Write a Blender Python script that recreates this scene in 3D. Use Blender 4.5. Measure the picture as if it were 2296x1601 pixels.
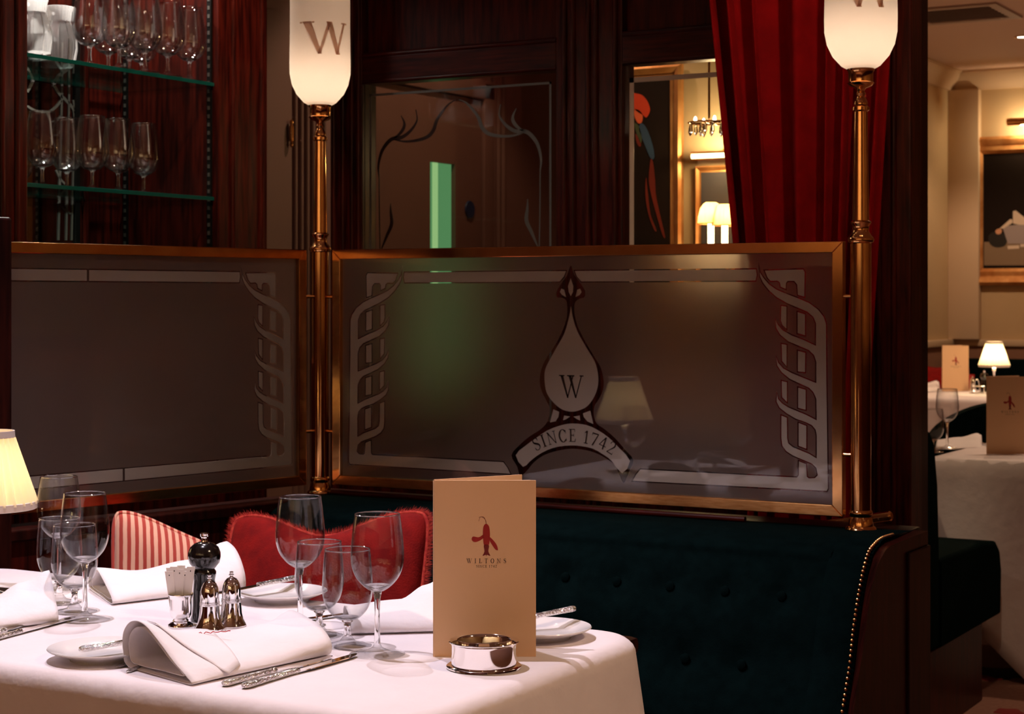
import bpy, bmesh, math, random
from mathutils import Vector, Matrix
from mathutils.geometry import delaunay_2d_cdt
random.seed(7)
for o in list(bpy.data.objects): bpy.data.objects.remove(o)
sc = bpy.context.scene
COL = sc.collection
C30, S30 = math.cos(math.radians(30)), 0.5
PI = math.pi

# ------------------------------------------------------------------ camera
CAMZ = 1.31
cam = bpy.data.cameras.new('camera')
cam.sensor_width = 36.0
cam.lens = 36.0 * 4000 / 2296
cam.shift_y = -(800.5 - 670) / 2296
cam.clip_start = 0.05
cam.dof.use_dof = True
cam.dof.focus_distance = 2.85
cam.dof.aperture_fstop = 13.0
cam_o = bpy.data.objects.new('camera', cam)
COL.objects.link(cam_o)
cam_o.location = (0, 0, CAMZ)
cam_o.rotation_euler = (math.radians(90), 0, math.radians(30))
sc.camera = cam_o

# ------------------------------------------------------------------ world, exposure, light
w = bpy.data.worlds.new('world'); sc.world = w; w.use_nodes = True
w.node_tree.nodes['Background'].inputs[0].default_value = (0.9, 0.6, 0.42, 1)
w.node_tree.nodes['Background'].inputs[1].default_value = 0.02
sc.view_settings.view_transform = 'Standard'
sc.view_settings.look = 'None'
sc.view_settings.exposure = 0.0
sc.view_settings.gamma = 1.0
sc.view_settings.use_curve_mapping = False
sc.cycles.max_bounces = 16
sc.cycles.transmission_bounces = 16
sc.cycles.transparent_max_bounces = 32
sc.cycles.glossy_bounces = 6
sc.cycles.diffuse_bounces = 4
sc.cycles.sample_clamp_indirect = 6.0
sc.cycles.caustics_refractive = False
sc.cycles.caustics_reflective = False
CEIL = 3.0

def spot(name, loc, target, watts, angle, color, blend=0.5, radius=0.03):
    l = bpy.data.lights.new(name, 'SPOT')
    l.energy = watts; l.color = color; l.spot_size = math.radians(angle)
    l.spot_blend = blend; l.shadow_soft_size = radius
    o = bpy.data.objects.new(name, l); COL.objects.link(o)
    o.location = loc
    o.rotation_euler = (Vector(target) - Vector(loc)).to_track_quat('-Z', 'Y').to_euler()
    return o
def point(name, loc, watts, color, radius=0.03):
    l = bpy.data.lights.new(name, 'POINT')
    l.energy = watts; l.color = color; l.shadow_soft_size = radius
    o = bpy.data.objects.new(name, l); COL.objects.link(o); o.location = loc
    return o
WARM = (1.0, 0.66, 0.42)
KEY = (1.0, 0.875, 0.985)
# (position, aim, watts, cone, colour): the ceiling downlights, some added to brighten rear wall and curtain; a fixture is built for each further down
DOWN = [
    ((-2.22, 2.25, CEIL), (-1.80, 2.35, 0.75), 138, 78, KEY),
    ((-2.60, 3.10, CEIL), (-2.05, 2.40, 0.75), 100, 66, KEY),
    ((0.55, 2.20, CEIL), (-1.45, 2.40, 0.80), 130, 30, WARM),
    ((-0.60, 0.60, CEIL), (-0.60, 0.30, 0.0), 10, 100, WARM),
    ((-2.60, 0.40, CEIL), (-2.60, 0.20, 0.0), 10, 100, WARM),
    ((0.30, -1.40, CEIL), (0.30, -2.30, 1.2), 165, 110, (1, 0.9, 0.8)),  # this and the next two: added to wash the rear wall for reflections
    ((-1.60, -1.40, CEIL), (-1.60, -2.30, 1.2), 165, 110, (1, 0.9, 0.8)),
    ((-3.20, -1.40, CEIL), (-3.60, -2.30, 1.2), 80, 110, WARM),
    ((1.60, 1.60, CEIL), (2.40, 1.60, 1.0), 35, 110, WARM),
    ((1.60, 4.40, CEIL), (2.40, 4.40, 1.0), 15, 110, WARM),
    ((-1.05, 3.75, CEIL), (-1.66, 4.40, 1.5), 28, 50, WARM),  # unseen spot added to brighten the curtain
    ((-1.35, 6.90, CEIL), (-1.45, 6.70, 0.75), 60, 95, WARM),
    ((-2.30, 9.20, CEIL), (-2.30, 9.20, 0.0), 90, 130, WARM),
    ((-2.90, 11.6, CEIL), (-2.95, 11.7, 0.0), 90, 130, WARM),
    ((-0.90, 9.80, CEIL), (-0.90, 9.80, 0.0), 90, 130, WARM),
    ((-3.30, 5.60, CEIL), (-3.50, 5.60, 0.0), 40, 100, WARM),
    ((-2.65, 3.80, CEIL), (-3.40, 3.70, 1.7), 70, 70, WARM),
]
for i, (p, t, wt, ang, colr) in enumerate(DOWN):
    spot('downlight_beam', (p[0], p[1], p[2] - 0.03), t, wt, ang, colr, 0.35, 0.014 if colr == KEY else 0.03)

# ------------------------------------------------------------------ pixel helpers (photo pixels -> places in the room)
def ray(x, y):
    u = (x - 1148) / 4000; v = (y - 670) / 4000
    return Vector((C30 * u - 0.5, 0.5 * u + C30, -v))
CAM = Vector((0, 0, CAMZ))
def at(x, y, d): return CAM + ray(x, y) * d
def on_z(x, y, z=0.75): r = ray(x, y); return CAM + r * ((z - CAMZ) / r.z)
def on_X(x, y, X): r = ray(x, y); return CAM + r * (X / r.x)
def on_Y(x, y, Y): r = ray(x, y); return CAM + r * (Y / r.y)
def RD(r, d, z=0.75): return Vector((C30 * r - 0.5 * d, 0.5 * r + C30 * d, z))

# ------------------------------------------------------------------ materials
MATS = {}
def nt(name):
    m = bpy.data.materials.new(name); m.use_nodes = True
    MATS[name] = m
    return m, m.node_tree.nodes, m.node_tree.links
def pbr(name, color, rough=0.5, metal=0.0, **kw):
    m, n, l = nt(name)
    b = n['Principled BSDF']
    b.inputs['Base Color'].default_value = (*color, 1)
    b.inputs['Roughness'].default_value = rough
    b.inputs['Metallic'].default_value = metal
    for k, v in kw.items(): b.inputs[k.replace('_', ' ')].default_value = v
    return m
def noise_pbr(name, c1, c2, rough, scale, stretch=(1, 1, 1), bump=0.0, detail=4.0, metal=0.0, lo=0.35, hi=0.65, bscale=None, **kw):
    m = pbr(name, c1, rough, metal, **kw)
    n, l = m.node_tree.nodes, m.node_tree.links
    b = n['Principled BSDF']
    tc = n.new('ShaderNodeTexCoord'); mp = n.new('ShaderNodeMapping')
    mp.inputs['Scale'].default_value = stretch
    l.new(tc.outputs['Object'], mp.inputs['Vector'])
    t = n.new('ShaderNodeTexNoise'); t.inputs['Scale'].default_value = scale; t.inputs['Detail'].default_value = detail
    l.new(mp.outputs['Vector'], t.inputs['Vector'])
    r = n.new('ShaderNodeValToRGB')
    r.color_ramp.elements[0].position = lo; r.color_ramp.elements[0].color = (*c1, 1)
    r.color_ramp.elements[1].position = hi; r.color_ramp.elements[1].color = (*c2, 1)
    l.new(t.outputs['Fac'], r.inputs['Fac']); l.new(r.outputs['Color'], b.inputs['Base Color'])
    if bump:
        bp = n.new('ShaderNodeBump'); bp.inputs['Strength'].default_value = bump; bp.inputs['Distance'].default_value = 0.01
        if bscale:
            t2 = n.new('ShaderNodeTexNoise'); t2.inputs['Scale'].default_value = bscale; t2.inputs['Detail'].default_value = 3
            l.new(tc.outputs['Object'], t2.inputs['Vector']); l.new(t2.outputs['Fac'], bp.inputs['Height'])
        else: l.new(t.outputs['Fac'], bp.inputs['Height'])
        l.new(bp.outputs['Normal'], b.inputs['Normal'])
    return m
noise_pbr('mahogany', (0.017, 0.002, 0.0015), (0.072, 0.0075, 0.004), 0.36, 9.0, (9, 9, 0.7), Coat_Weight=0.06, Coat_Roughness=0.16, Specular_IOR_Level=0.15)
noise_pbr('mahogany_flat', (0.017, 0.002, 0.0015), (0.07, 0.0075, 0.004), 0.38, 9.0, (0.7, 9, 9), Coat_Weight=0.06, Coat_Roughness=0.16, Specular_IOR_Level=0.15)
noise_pbr('end_wood', (0.012, 0.002, 0.0015), (0.038, 0.005, 0.003), 0.35, 9.0, (6, 6, 0.7), Coat_Weight=0.03, Coat_Roughness=0.15, Specular_IOR_Level=0.08)
noise_pbr('dark_wood', (0.010, 0.002, 0.0015), (0.03, 0.005, 0.003), 0.4, 9.0, (6, 6, 0.7), Specular_IOR_Level=0.12)
noise_pbr('brass', (0.72, 0.36, 0.13), (0.86, 0.47, 0.19), 0.11, 14.0, (1, 1, 1), metal=1.0)
noise_pbr('brass_worn', (0.66, 0.31, 0.10), (0.86, 0.47, 0.18), 0.2, 30.0, (1, 1, 6), metal=1.0)
pbr('silver', (0.94, 0.92, 0.92), 0.06, 1.0)
noise_pbr('silver_chased', (0.7, 0.66, 0.64), (0.92, 0.88, 0.86), 0.10, 260.0, (1, 1, 1), metal=1.0, bump=0.55, bscale=260.0)
noise_pbr('linen', (0.80, 0.735, 0.76), (0.84, 0.775, 0.80), 0.85, 7.0, (1, 1, 1), bump=0.25, bscale=26.0, Sheen_Weight=0.15)
noise_pbr('napkin_linen', (0.83, 0.78, 0.80), (0.87, 0.82, 0.84), 0.85, 12.0, (1, 1, 1), bump=0.12, bscale=90.0, Sheen_Weight=0.15)
pbr('porcelain', (0.86, 0.83, 0.83), 0.12, 0.0, Coat_Weight=0.5)
noise_pbr('green_velvet', (0.0012, 0.0045, 0.0045), (0.0018, 0.0065, 0.0065), 1.0, 40.0, (1, 1, 1), bump=0.15, bscale=300.0, Sheen_Weight=0.03, Sheen_Roughness=0.4, Sheen_Tint=(0.02, 0.2, 0.16, 1), Specular_IOR_Level=0.02)
noise_pbr('red_velvet', (0.17, 0.003, 0.003), (0.26, 0.006, 0.004), 0.9, 25.0, (1, 1, 1), bump=0.2, bscale=260.0, Sheen_Weight=0.06, Sheen_Tint=(0.9, 0.15, 0.1, 1), Specular_IOR_Level=0.2)
noise_pbr('red_fringe', (0.36, 0.01, 0.008), (0.6, 0.06, 0.03), 0.9, 120.0)
noise_pbr('curtain_red', (0.22, 0.0015, 0.003), (0.29, 0.002, 0.004), 0.85, 14.0, (1, 1, 1), bump=0.1, bscale=400.0, Sheen_Weight=0.05, Sheen_Tint=(0.8, 0.1, 0.08, 1), Specular_IOR_Level=0.1)
pbr('menu_card', (0.78, 0.50, 0.29), 0.6)
pbr('paper_white', (0.85, 0.80, 0.78), 0.6)
pbr('ink', (0.02, 0.012, 0.012), 0.6)
pbr('ink_red', (0.34, 0.012, 0.010), 0.6)
pbr('ink_deep_red', (0.16, 0.006, 0.006), 0.6)
pbr('pepper_black', (0.006, 0.004, 0.004), 0.16, 0.0, Coat_Weight=0.6)
noise_pbr('cream_wall', (0.52, 0.37, 0.20), (0.56, 0.40, 0.22), 0.8, 2.0)
noise_pbr('mauve_wall', (0.17, 0.085, 0.07), (0.19, 0.095, 0.08), 0.7, 2.0)
noise_pbr('mauve_door', (0.155, 0.078, 0.062), (0.175, 0.088, 0.07), 0.6, 2.0)
noise_pbr('dado_brown', (0.27, 0.13, 0.08), (0.30, 0.15, 0.09), 0.7, 3.0)
pbr('ceiling_paint', (0.66, 0.50, 0.42), 0.85)
pbr('trim_paint', (0.62, 0.46, 0.30), 0.6)
noise_pbr('gilt', (0.52, 0.21, 0.06), (0.72, 0.36, 0.13), 0.42, 12.0, (1, 1, 1), metal=0.55)
noise_pbr('carpet', (0.30, 0.14, 0.10), (0.36, 0.18, 0.13), 0.95, 60.0, bump=0.4, bscale=400.0)
pbr('carpet_red', (0.26, 0.02, 0.02), 0.95)
pbr('carpet_green', (0.015, 0.03, 0.02), 0.95)
pbr('black_metal', (0.01, 0.01, 0.01), 0.4, 0.6)
pbr('steel_vent', (0.42, 0.33, 0.28), 0.6)
pbr('slot_grey', (0.05, 0.045, 0.04), 0.6)
pbr('canvas_dark', (0.012, 0.007, 0.005), 0.7, 0.0, Specular_IOR_Level=0.1)
pbr('paint_scarlet', (0.62, 0.05, 0.012), 0.5)
pbr('paint_orange', (0.70, 0.12, 0.04), 0.5)
pbr('paint_dull_red', (0.17, 0.018, 0.008), 0.5)
pbr('paint_blue', (0.03, 0.065, 0.12), 0.5)
pbr('paint_green', (0.05, 0.07, 0.03), 0.5)
pbr('paint_cream', (0.62, 0.50, 0.38), 0.5)
pbr('paint_skin', (0.55, 0.27, 0.15), 0.5)
pbr('paint_grey', (0.30, 0.25, 0.24), 0.5)
pbr('paint_tan', (0.22, 0.15, 0.09), 0.5)
pbr('paint_hair', (0.005, 0.004, 0.004), 0.5)
pbr('paint_slate', (0.05, 0.045, 0.05), 0.5)
pbr('sign_blue', (0.01, 0.03, 0.09), 0.4)
pbr('shade_trim', (0.72, 0.60, 0.52), 0.8)
pbr('glass_edge_teal', (0.004, 0.07, 0.06), 0.1, 0.0, Coat_Weight=0.5)
pbr('candle_tube', (0.85, 0.6, 0.35), 0.5)
pbr('mirror', (0.55, 0.53, 0.50), 0.03, 1.0)
pbr('etch_grey', (0.09, 0.08, 0.07), 0.6)
pbr('etch_cream', (0.50, 0.36, 0.25), 0.6)
pbr('rubber_white', (0.8, 0.74, 0.76), 0.5)
pbr('stitch_red', (0.5, 0.02, 0.03), 0.8)
pbr('cut_line', (0.02, 0.008, 0.006), 0.25, 0.0, Coat_Weight=0.3)
def emis(name, color, strength):
    m, n, l = nt(name); n.remove(n['Principled BSDF'])
    e = n.new('ShaderNodeEmission'); e.inputs[0].default_value = (*color, 1); e.inputs[1].default_value = strength
    l.new(e.outputs[0], n['Material Output'].inputs[0]); return m
emis('lamp_glow', (1.0, 0.80, 0.62), 22.0)
emis('bulb_glow', (1.0, 0.72, 0.36), 14.0)
emis('tube_glow', (1.0, 0.74, 0.30), 7.0)
emis('green_glow', (0.20, 0.60, 0.25), 0.62)
emis('green_glow_bright', (0.45, 0.85, 0.36), 0.95)
def thin_glass(name, tint=(0.97, 0.97, 0.97), edge=(0.84, 0.84, 0.85), ior=1.5, rough=0.0, gain=1.0):
    # a thin clear sheet: light goes straight through, reflection rises towards the edge
    m, n, l = nt(name); n.remove(n['Principled BSDF'])
    lw = n.new('ShaderNodeLayerWeight'); lw.inputs[0].default_value = 0.35
    mx = n.new('ShaderNodeMix'); mx.data_type = 'RGBA'
    mx.inputs[6].default_value = (*tint, 1); mx.inputs[7].default_value = (*edge, 1)
    l.new(lw.outputs['Facing'], mx.inputs[0])
    t = n.new('ShaderNodeBsdfTransparent'); l.new(mx.outputs[2], t.inputs[0])
    g = n.new('ShaderNodeBsdfGlossy'); g.inputs['Roughness'].default_value = rough
    g.inputs['Color'].default_value = (1, 1, 1, 1)
    fc = n.new('ShaderNodeLayerWeight'); fc.inputs[0].default_value = 0.5
    pw5 = n.new('ShaderNodeMath'); pw5.operation = 'POWER'; pw5.inputs[1].default_value = 5.0; l.new(fc.outputs['Facing'], pw5.inputs[0])
    r0 = ((ior - 1) / (ior + 1)) ** 2 * gain
    mlt = n.new('ShaderNodeMath'); mlt.operation = 'MULTIPLY_ADD'; mlt.inputs[1].default_value = 1 - r0; mlt.inputs[2].default_value = r0; mlt.use_clamp = True
    l.new(pw5.outputs[0], mlt.inputs[0])
    s = n.new('ShaderNodeMixShader'); l.new(mlt.outputs[0], s.inputs[0]); l.new(t.outputs[0], s.inputs[1]); l.new(g.outputs[0], s.inputs[2])
    l.new(s.outputs[0], n['Material Output'].inputs[0]); return m
thin_glass('wine_bowl_glass', (0.985, 0.985, 0.985), (0.66, 0.66, 0.68), 1.5, 0.015, 0.55)
thin_glass('cabinet_glass', (0.97, 0.97, 0.97), (0.7, 0.7, 0.72), 1.5, 0.05, 2.6)
thin_glass('rim_glass', (0.8, 0.8, 0.8), (0.5, 0.5, 0.5), 1.5, 0.05, 8.0)
thin_glass('foot_glass', (0.98, 0.98, 0.98), (0.66, 0.66, 0.68), 1.5, 0.0, 1.2)
thin_glass('pane_glass', (0.96, 0.95, 0.94), (0.85, 0.85, 0.85), 1.5, 0.0, 0.55)
thin_glass('window_glass', (0.80, 0.77, 0.73), (0.7, 0.7, 0.7), 1.45, 0.0, 0.5)
thin_glass('shelf_glass', (0.86, 0.92, 0.90), (0.4, 0.55, 0.52), 1.5)
m, n, l = nt('solid_glass'); n.remove(n['Principled BSDF'])
g = n.new('ShaderNodeBsdfGlass'); g.inputs['IOR'].default_value = 1.5; g.inputs['Roughness'].default_value = 0.0
l.new(g.outputs[0], n['Material Output'].inputs[0])
m, n, l = nt('cut_crystal'); n.remove(n['Principled BSDF'])
g = n.new('ShaderNodeBsdfGlass'); g.inputs['IOR'].default_value = 1.5; d = n.new('ShaderNodeBsdfTranslucent'); d.inputs[0].default_value = (0.9, 0.88, 0.86, 1)
mx_ = n.new('ShaderNodeMixShader'); mx_.inputs[0].default_value = 0.13; l.new(g.outputs[0], mx_.inputs[1]); l.new(d.outputs[0], mx_.inputs[2]); l.new(mx_.outputs[0], n['Material Output'].inputs[0])  # white translucent share stands in for light refracted through the jugs
def frosted(name, col, trans, diff_w, rough):
    m, n, l = nt(name); n.remove(n['Principled BSDF'])
    r = n.new('ShaderNodeBsdfRefraction'); r.inputs['Color'].default_value = (*trans, 1); r.inputs['Roughness'].default_value = rough; r.inputs['IOR'].default_value = 1.25
    d = n.new('ShaderNodeBsdfDiffuse'); d.inputs['Color'].default_value = (*col, 1)
    t = n.new('ShaderNodeBsdfTranslucent'); t.inputs['Color'].default_value = (*col, 1)
    a = n.new('ShaderNodeMixShader'); a.inputs[0].default_value = 0.15
    l.new(d.outputs[0], a.inputs[1]); l.new(t.outputs[0], a.inputs[2])
    # smears left by wiping: faint, with a shape of their own
    tc = n.new('ShaderNodeTexCoord'); nz = n.new('ShaderNodeTexNoise'); nz.inputs['Scale'].default_value = 5.0; nz.inputs['Detail'].default_value = 5; nz.inputs['Distortion'].default_value = 1.5
    l.new(tc.outputs['Object'], nz.inputs['Vector'])
    mr = n.new('ShaderNodeMapRange'); mr.inputs[3].default_value = diff_w * 0.9; mr.inputs[4].default_value = diff_w * 1.1
    l.new(nz.outputs['Fac'], mr.inputs[0])
    s = n.new('ShaderNodeMixShader'); l.new(mr.outputs[0], s.inputs[0]); l.new(r.outputs[0], s.inputs[1]); l.new(a.outputs[0], s.inputs[2])
    l.new(s.outputs[0], n['Material Output'].inputs[0]); return m
frosted('frost_field', (0.62, 0.50, 0.43), (1.0, 0.95, 0.9), 0.23, 0.38)
frosted('frost_band', (0.80, 0.72, 0.64), (0.9, 0.84, 0.78), 0.66, 0.42)
def translucent(name, col, mixd=0.5):
    m, n, l = nt(name); n.remove(n['Principled BSDF'])
    t = n.new('ShaderNodeBsdfTranslucent'); t.inputs[0].default_value = (*col, 1)
    d = n.new('ShaderNodeBsdfDiffuse'); d.inputs[0].default_value = (*col, 1)
    s = n.new('ShaderNodeMixShader'); s.inputs[0].default_value = mixd
    l.new(t.outputs[0], s.inputs[1]); l.new(d.outputs[0], s.inputs[2]); l.new(s.outputs[0], n['Material Output'].inputs[0]); return m
translucent('globe_frost', (0.92, 0.86, 0.80), 0.25)
translucent('letter_print', (0.70, 0.55, 0.46), 0.3)
translucent('pleated_silk', (0.90, 0.80, 0.62), 0.45)
translucent('amber_silk', (0.95, 0.62, 0.25), 0.4)
def stripes(name, c1, c2, scale):
    m = pbr(name, c1, 0.9, 0.0, Sheen_Weight=0.2)
    n, l = m.node_tree.nodes, m.node_tree.links
    tc = n.new('ShaderNodeTexCoord'); wv = n.new('ShaderNodeTexWave'); wv.bands_direction = 'X'; wv.inputs['Scale'].default_value = scale
    wv.inputs['Distortion'].default_value = 0.4; wv.inputs['Detail Scale'].default_value = 2
    l.new(tc.outputs['Object'], wv.inputs['Vector'])
    r = n.new('ShaderNodeValToRGB'); r.color_ramp.elements[0].position = 0.42; r.color_ramp.elements[1].position = 0.52
    r.color_ramp.elements[0].color = (*c2, 1); r.color_ramp.elements[1].color = (*c1, 1)
    l.new(wv.outputs['Fac'], r.inputs[0]); l.new(r.outputs[0], n['Principled BSDF'].inputs['Base Color'])
    return m
stripes('ticking_stripe', (0.88, 0.48, 0.32), (0.46, 0.05, 0.03), 19.0)
M = MATS

# ------------------------------------------------------------------ mesh helpers
def bm_box(bm, x0, x1, y0, y1, z0, z1, bevel=0.0):
    r = bmesh.ops.create_cube(bm, size=1.0)
    vs = r['verts']
    for v in vs:
        v.co = Vector((x0 + (v.co.x + .5) * (x1 - x0), y0 + (v.co.y + .5) * (y1 - y0), z0 + (v.co.z + .5) * (z1 - z0)))
    if bevel:
        es = list({e for v in vs for e in v.link_edges})
        bmesh.ops.bevel(bm, geom=es, offset=bevel, segments=2, affect='EDGES', profile=0.6)
def box(x0, x1, y0, y1, z0, z1, bevel=0.0):
    bm = bmesh.new(); bm_box(bm, x0, x1, y0, y1, z0, z1, bevel); return bm
def lathe(prof, segs=40, cx=0, cy=0, bm=None, flute=0):
    bm = bm or bmesh.new()
    rings = []
    for (r, z) in prof:
        if r < 1e-6: rings.append([bm.verts.new((cx, cy, z))])
        else: rings.append([bm.verts.new((cx + r * math.cos(2 * PI * k / segs), cy + r * math.sin(2 * PI * k / segs), z)) for k in range(segs)])
    for a, b in zip(rings, rings[1:]):
        for k in range(segs):
            k2 = (k + 1) % segs
            vs = []
            if len(a) == 1 and len(b) == 1: continue
            if len(a) == 1: vs = [a[0], b[k2], b[k]]
            elif len(b) == 1: vs = [a[k], a[k2], b[0]]
            else: vs = [a[k], a[k2], b[k2], b[k]]
            bm.faces.new(vs)
    return bm
def tube(path, r, segs=10, bm=None, cap=True):
    bm = bm or bmesh.new()
    path = [Vector(p) for p in path]
    rs = r if isinstance(r, (list, tuple)) else [r] * len(path)
    rings = []
    up = Vector((0, 0, 1))
    for i, p in enumerate(path):
        d = (path[min(i + 1, len(path) - 1)] - path[max(i - 1, 0)]).normalized()
        a = d.cross(up)
        if a.length < 1e-3: a = d.cross(Vector((1, 0, 0)))
        a.normalize(); b = a.cross(d)
        rings.append([bm.verts.new(p + (a * math.cos(2 * PI * k / segs) + b * math.sin(2 * PI * k / segs)) * rs[i]) for k in range(segs)])
    for A, B in zip(rings, rings[1:]):
        for k in range(segs):
            bm.faces.new([A[k], A[(k + 1) % segs], B[(k + 1) % segs], B[k]])
    if cap:
        bm.faces.new(rings[0][::-1]); bm.faces.new(rings[-1])
    return bm
def prism(pts, f0, f1, bm=None):
    # pts: outline list; f0/f1 map an outline point to the two end positions
    bm = bm or bmesh.new()
    A = [bm.verts.new(f0(p)) for p in pts]; B = [bm.verts.new(f1(p)) for p in pts]
    n_ = len(pts)
    for k in range(n_): bm.faces.new([A[k], A[(k + 1) % n_], B[(k + 1) % n_], B[k]])
    bm.faces.new(A[::-1]); bm.faces.new(B)
    bmesh.ops.triangulate(bm, faces=[f for f in bm.faces if len(f.verts) > 4])
    return bm
def grid(nu, nv, fn, bm=None, close_u=False):
    bm = bm or bmesh.new()
    V = [[bm.verts.new(fn(i, j)) for j in range(nv)] for i in range(nu)]
    for i in range(nu if close_u else nu - 1):
        for j in range(nv - 1):
            bm.faces.new([V[i][j], V[(i + 1) % nu][j], V[(i + 1) % nu][j + 1], V[i][j + 1]])
    return bm
def catmull(pts, n=8, closed=False):
    pts = [Vector(p) for p in pts]; out = []
    N = len(pts)
    rng = range(N) if closed else range(N - 1)
    for i in rng:
        p0 = pts[(i - 1) % N] if closed or i > 0 else pts[0]
        p1 = pts[i]; p2 = pts[(i + 1) % N]
        p3 = pts[(i + 2) % N] if closed or i + 2 < N else pts[-1]
        for k in range(n):
            t = k / n
            out.append(0.5 * ((2 * p1) + (p2 - p0) * t + (2 * p0 - 5 * p1 + 4 * p2 - p3) * t * t + (3 * p1 - p0 - 3 * p2 + p3) * t ** 3))
    if not closed: out.append(pts[-1])
    return out
class TF:
    pass
def thing(name, label, cat, loc=(0, 0, 0), rotz=0.0, group=None):
    o = bpy.data.objects.new(name, None); COL.objects.link(o)
    o.empty_display_size = 0.05
    o.location = loc; o.rotation_euler = (0, 0, rotz)
    o['label'] = label; o['category'] = cat
    if group: o['group'] = group
    return o
def minv(o): return (Matrix.Translation(o.location) @ o.rotation_euler.to_matrix().to_4x4()).inverted()
def obj(name, bm, mat, parent=None, world=False, smooth=True, angle=38, label=None, recalc=True, solid=0.0, bevel=0.0):
    if recalc: bmesh.ops.recalc_face_normals(bm, faces=bm.faces)
    if world and parent is not None: bm.transform(minv(parent))
    me = bpy.data.meshes.new(name); bm.to_mesh(me); bm.free()
    o = bpy.data.objects.new(name, me); COL.objects.link(o)
    me.materials.append(MATS[mat] if isinstance(mat, str) else mat)
    if smooth:
        me.shade_smooth(); me.set_sharp_from_angle(angle=math.radians(angle))
    if parent is not None: o.parent = parent
    if label: o['label'] = label
    if solid:
        md = o.modifiers.new('thickness', 'SOLIDIFY'); md.thickness = solid; md.offset = 0
    if bevel:
        md = o.modifiers.new('soft_edge', 'BEVEL'); md.width = bevel; md.segments = 2; md.limit_method = 'ANGLE'
    return o
def tag(o, label, cat, group=None):
    o['label'] = label; o['category'] = cat
    if group: o['group'] = group
    return o
def struct(name, bm, mat, parent=None, **kw):
    o = obj(name, bm, mat, parent, **kw)
    if parent is None: o['kind'] = 'structure'
    return o
def structroot(name, loc=(0, 0, 0)):
    o = bpy.data.objects.new(name, None); COL.objects.link(o); o.location = loc; o['kind'] = 'structure'; o.empty_display_size = 0.05
    return o
def copy_tree(root, loc, rotz=None, label=None, group=None, scale=None):
    r = root.copy(); COL.objects.link(r); r.location = loc
    if rotz is not None: r.rotation_euler = (0, 0, rotz)
    if scale: r.scale = (scale, scale, scale)
    if label: r['label'] = label
    if group: r['group'] = group
    for ch in list(root.children):
        c = ch.copy(); COL.objects.link(c); c.parent = r
        for g_ in list(ch.children):
            d = g_.copy(); COL.objects.link(d); d.parent = c
    return r

# ---- 2D regions: outlines -> triangulated flat sheets
def inside(p, loop):
    c = False; n_ = len(loop); j = n_ - 1; x, y = p
    for i in range(n_):
        xi, yi = loop[i]; xj, yj = loop[j]
        if (yi > y) != (yj > y) and x < (xj - xi) * (y - yi) / (yj - yi) + xi: c = not c
        j = i
    return c
def offset_loop(loop, d):
    n_ = len(loop)
    area = sum(loop[i][0] * loop[(i + 1) % n_][1] - loop[(i + 1) % n_][0] * loop[i][1] for i in range(n_))
    s = -1 if area > 0 else 1
    out = []
    for i in range(n_):
        p0, p1, p2 = Vector(loop[i - 1]), Vector(loop[i]), Vector(loop[(i + 1) % n_])
        e1, e2 = (p1 - p0), (p2 - p1)
        if e1.length < 1e-9 or e2.length < 1e-9: out.append(tuple(p1)); continue
        e1.normalize(); e2.normalize()
        n1, n2 = Vector((-e1.y, e1.x)) * s, Vector((-e2.y, e2.x)) * s
        m_ = n1 + n2
        if m_.length < 1e-4: m_ = n1
        m_.normalize()
        k = min(1 / max(m_.dot(n1), 0.3), 2.2)
        out.append(tuple(p1 + m_ * d * k))
    return out
def region(loops, keep, place, bm=None):
    verts, edges = [], []
    for lp in loops:
        b = len(verts); n_ = len(lp)
        verts += [Vector((p[0], p[1])) for p in lp]
        edges += [(b + i, b + (i + 1) % n_) for i in range(n_)]
    vo, eo, fo, *_ = delaunay_2d_cdt(verts, edges, [], 0, 1e-7)
    bm = bm or bmesh.new()
    bv = [bm.verts.new(place(v)) for v in vo]
    for f in fo:
        c = (vo[f[0]] + vo[f[1]] + vo[f[2]]) / 3
        if keep((c.x, c.y)):
            try: bm.faces.new([bv[i] for i in f])
            except ValueError: pass
    for v in [v for v in bm.verts if not v.link_faces]: bm.verts.remove(v)
    return bm
def ribbon(bm, pts, wid, place, n=6):
    c = catmull([(p[0], p[1], 0) for p in pts], n)
    L, R = [], []
    for i, p in enumerate(c):
        d = (c[min(i + 1, len(c) - 1)] - c[max(i - 1, 0)]).normalized()
        t = i / (len(c) - 1)
        w_ = wid(t) if callable(wid) else wid
        nn = Vector((-d.y, d.x, 0)) * w_ / 2
        L.append(bm.verts.new(place(p + nn))); R.append(bm.verts.new(place(p - nn)))
    for i in range(len(c) - 1): bm.faces.new([L[i], L[i + 1], R[i + 1], R[i]])

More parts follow.
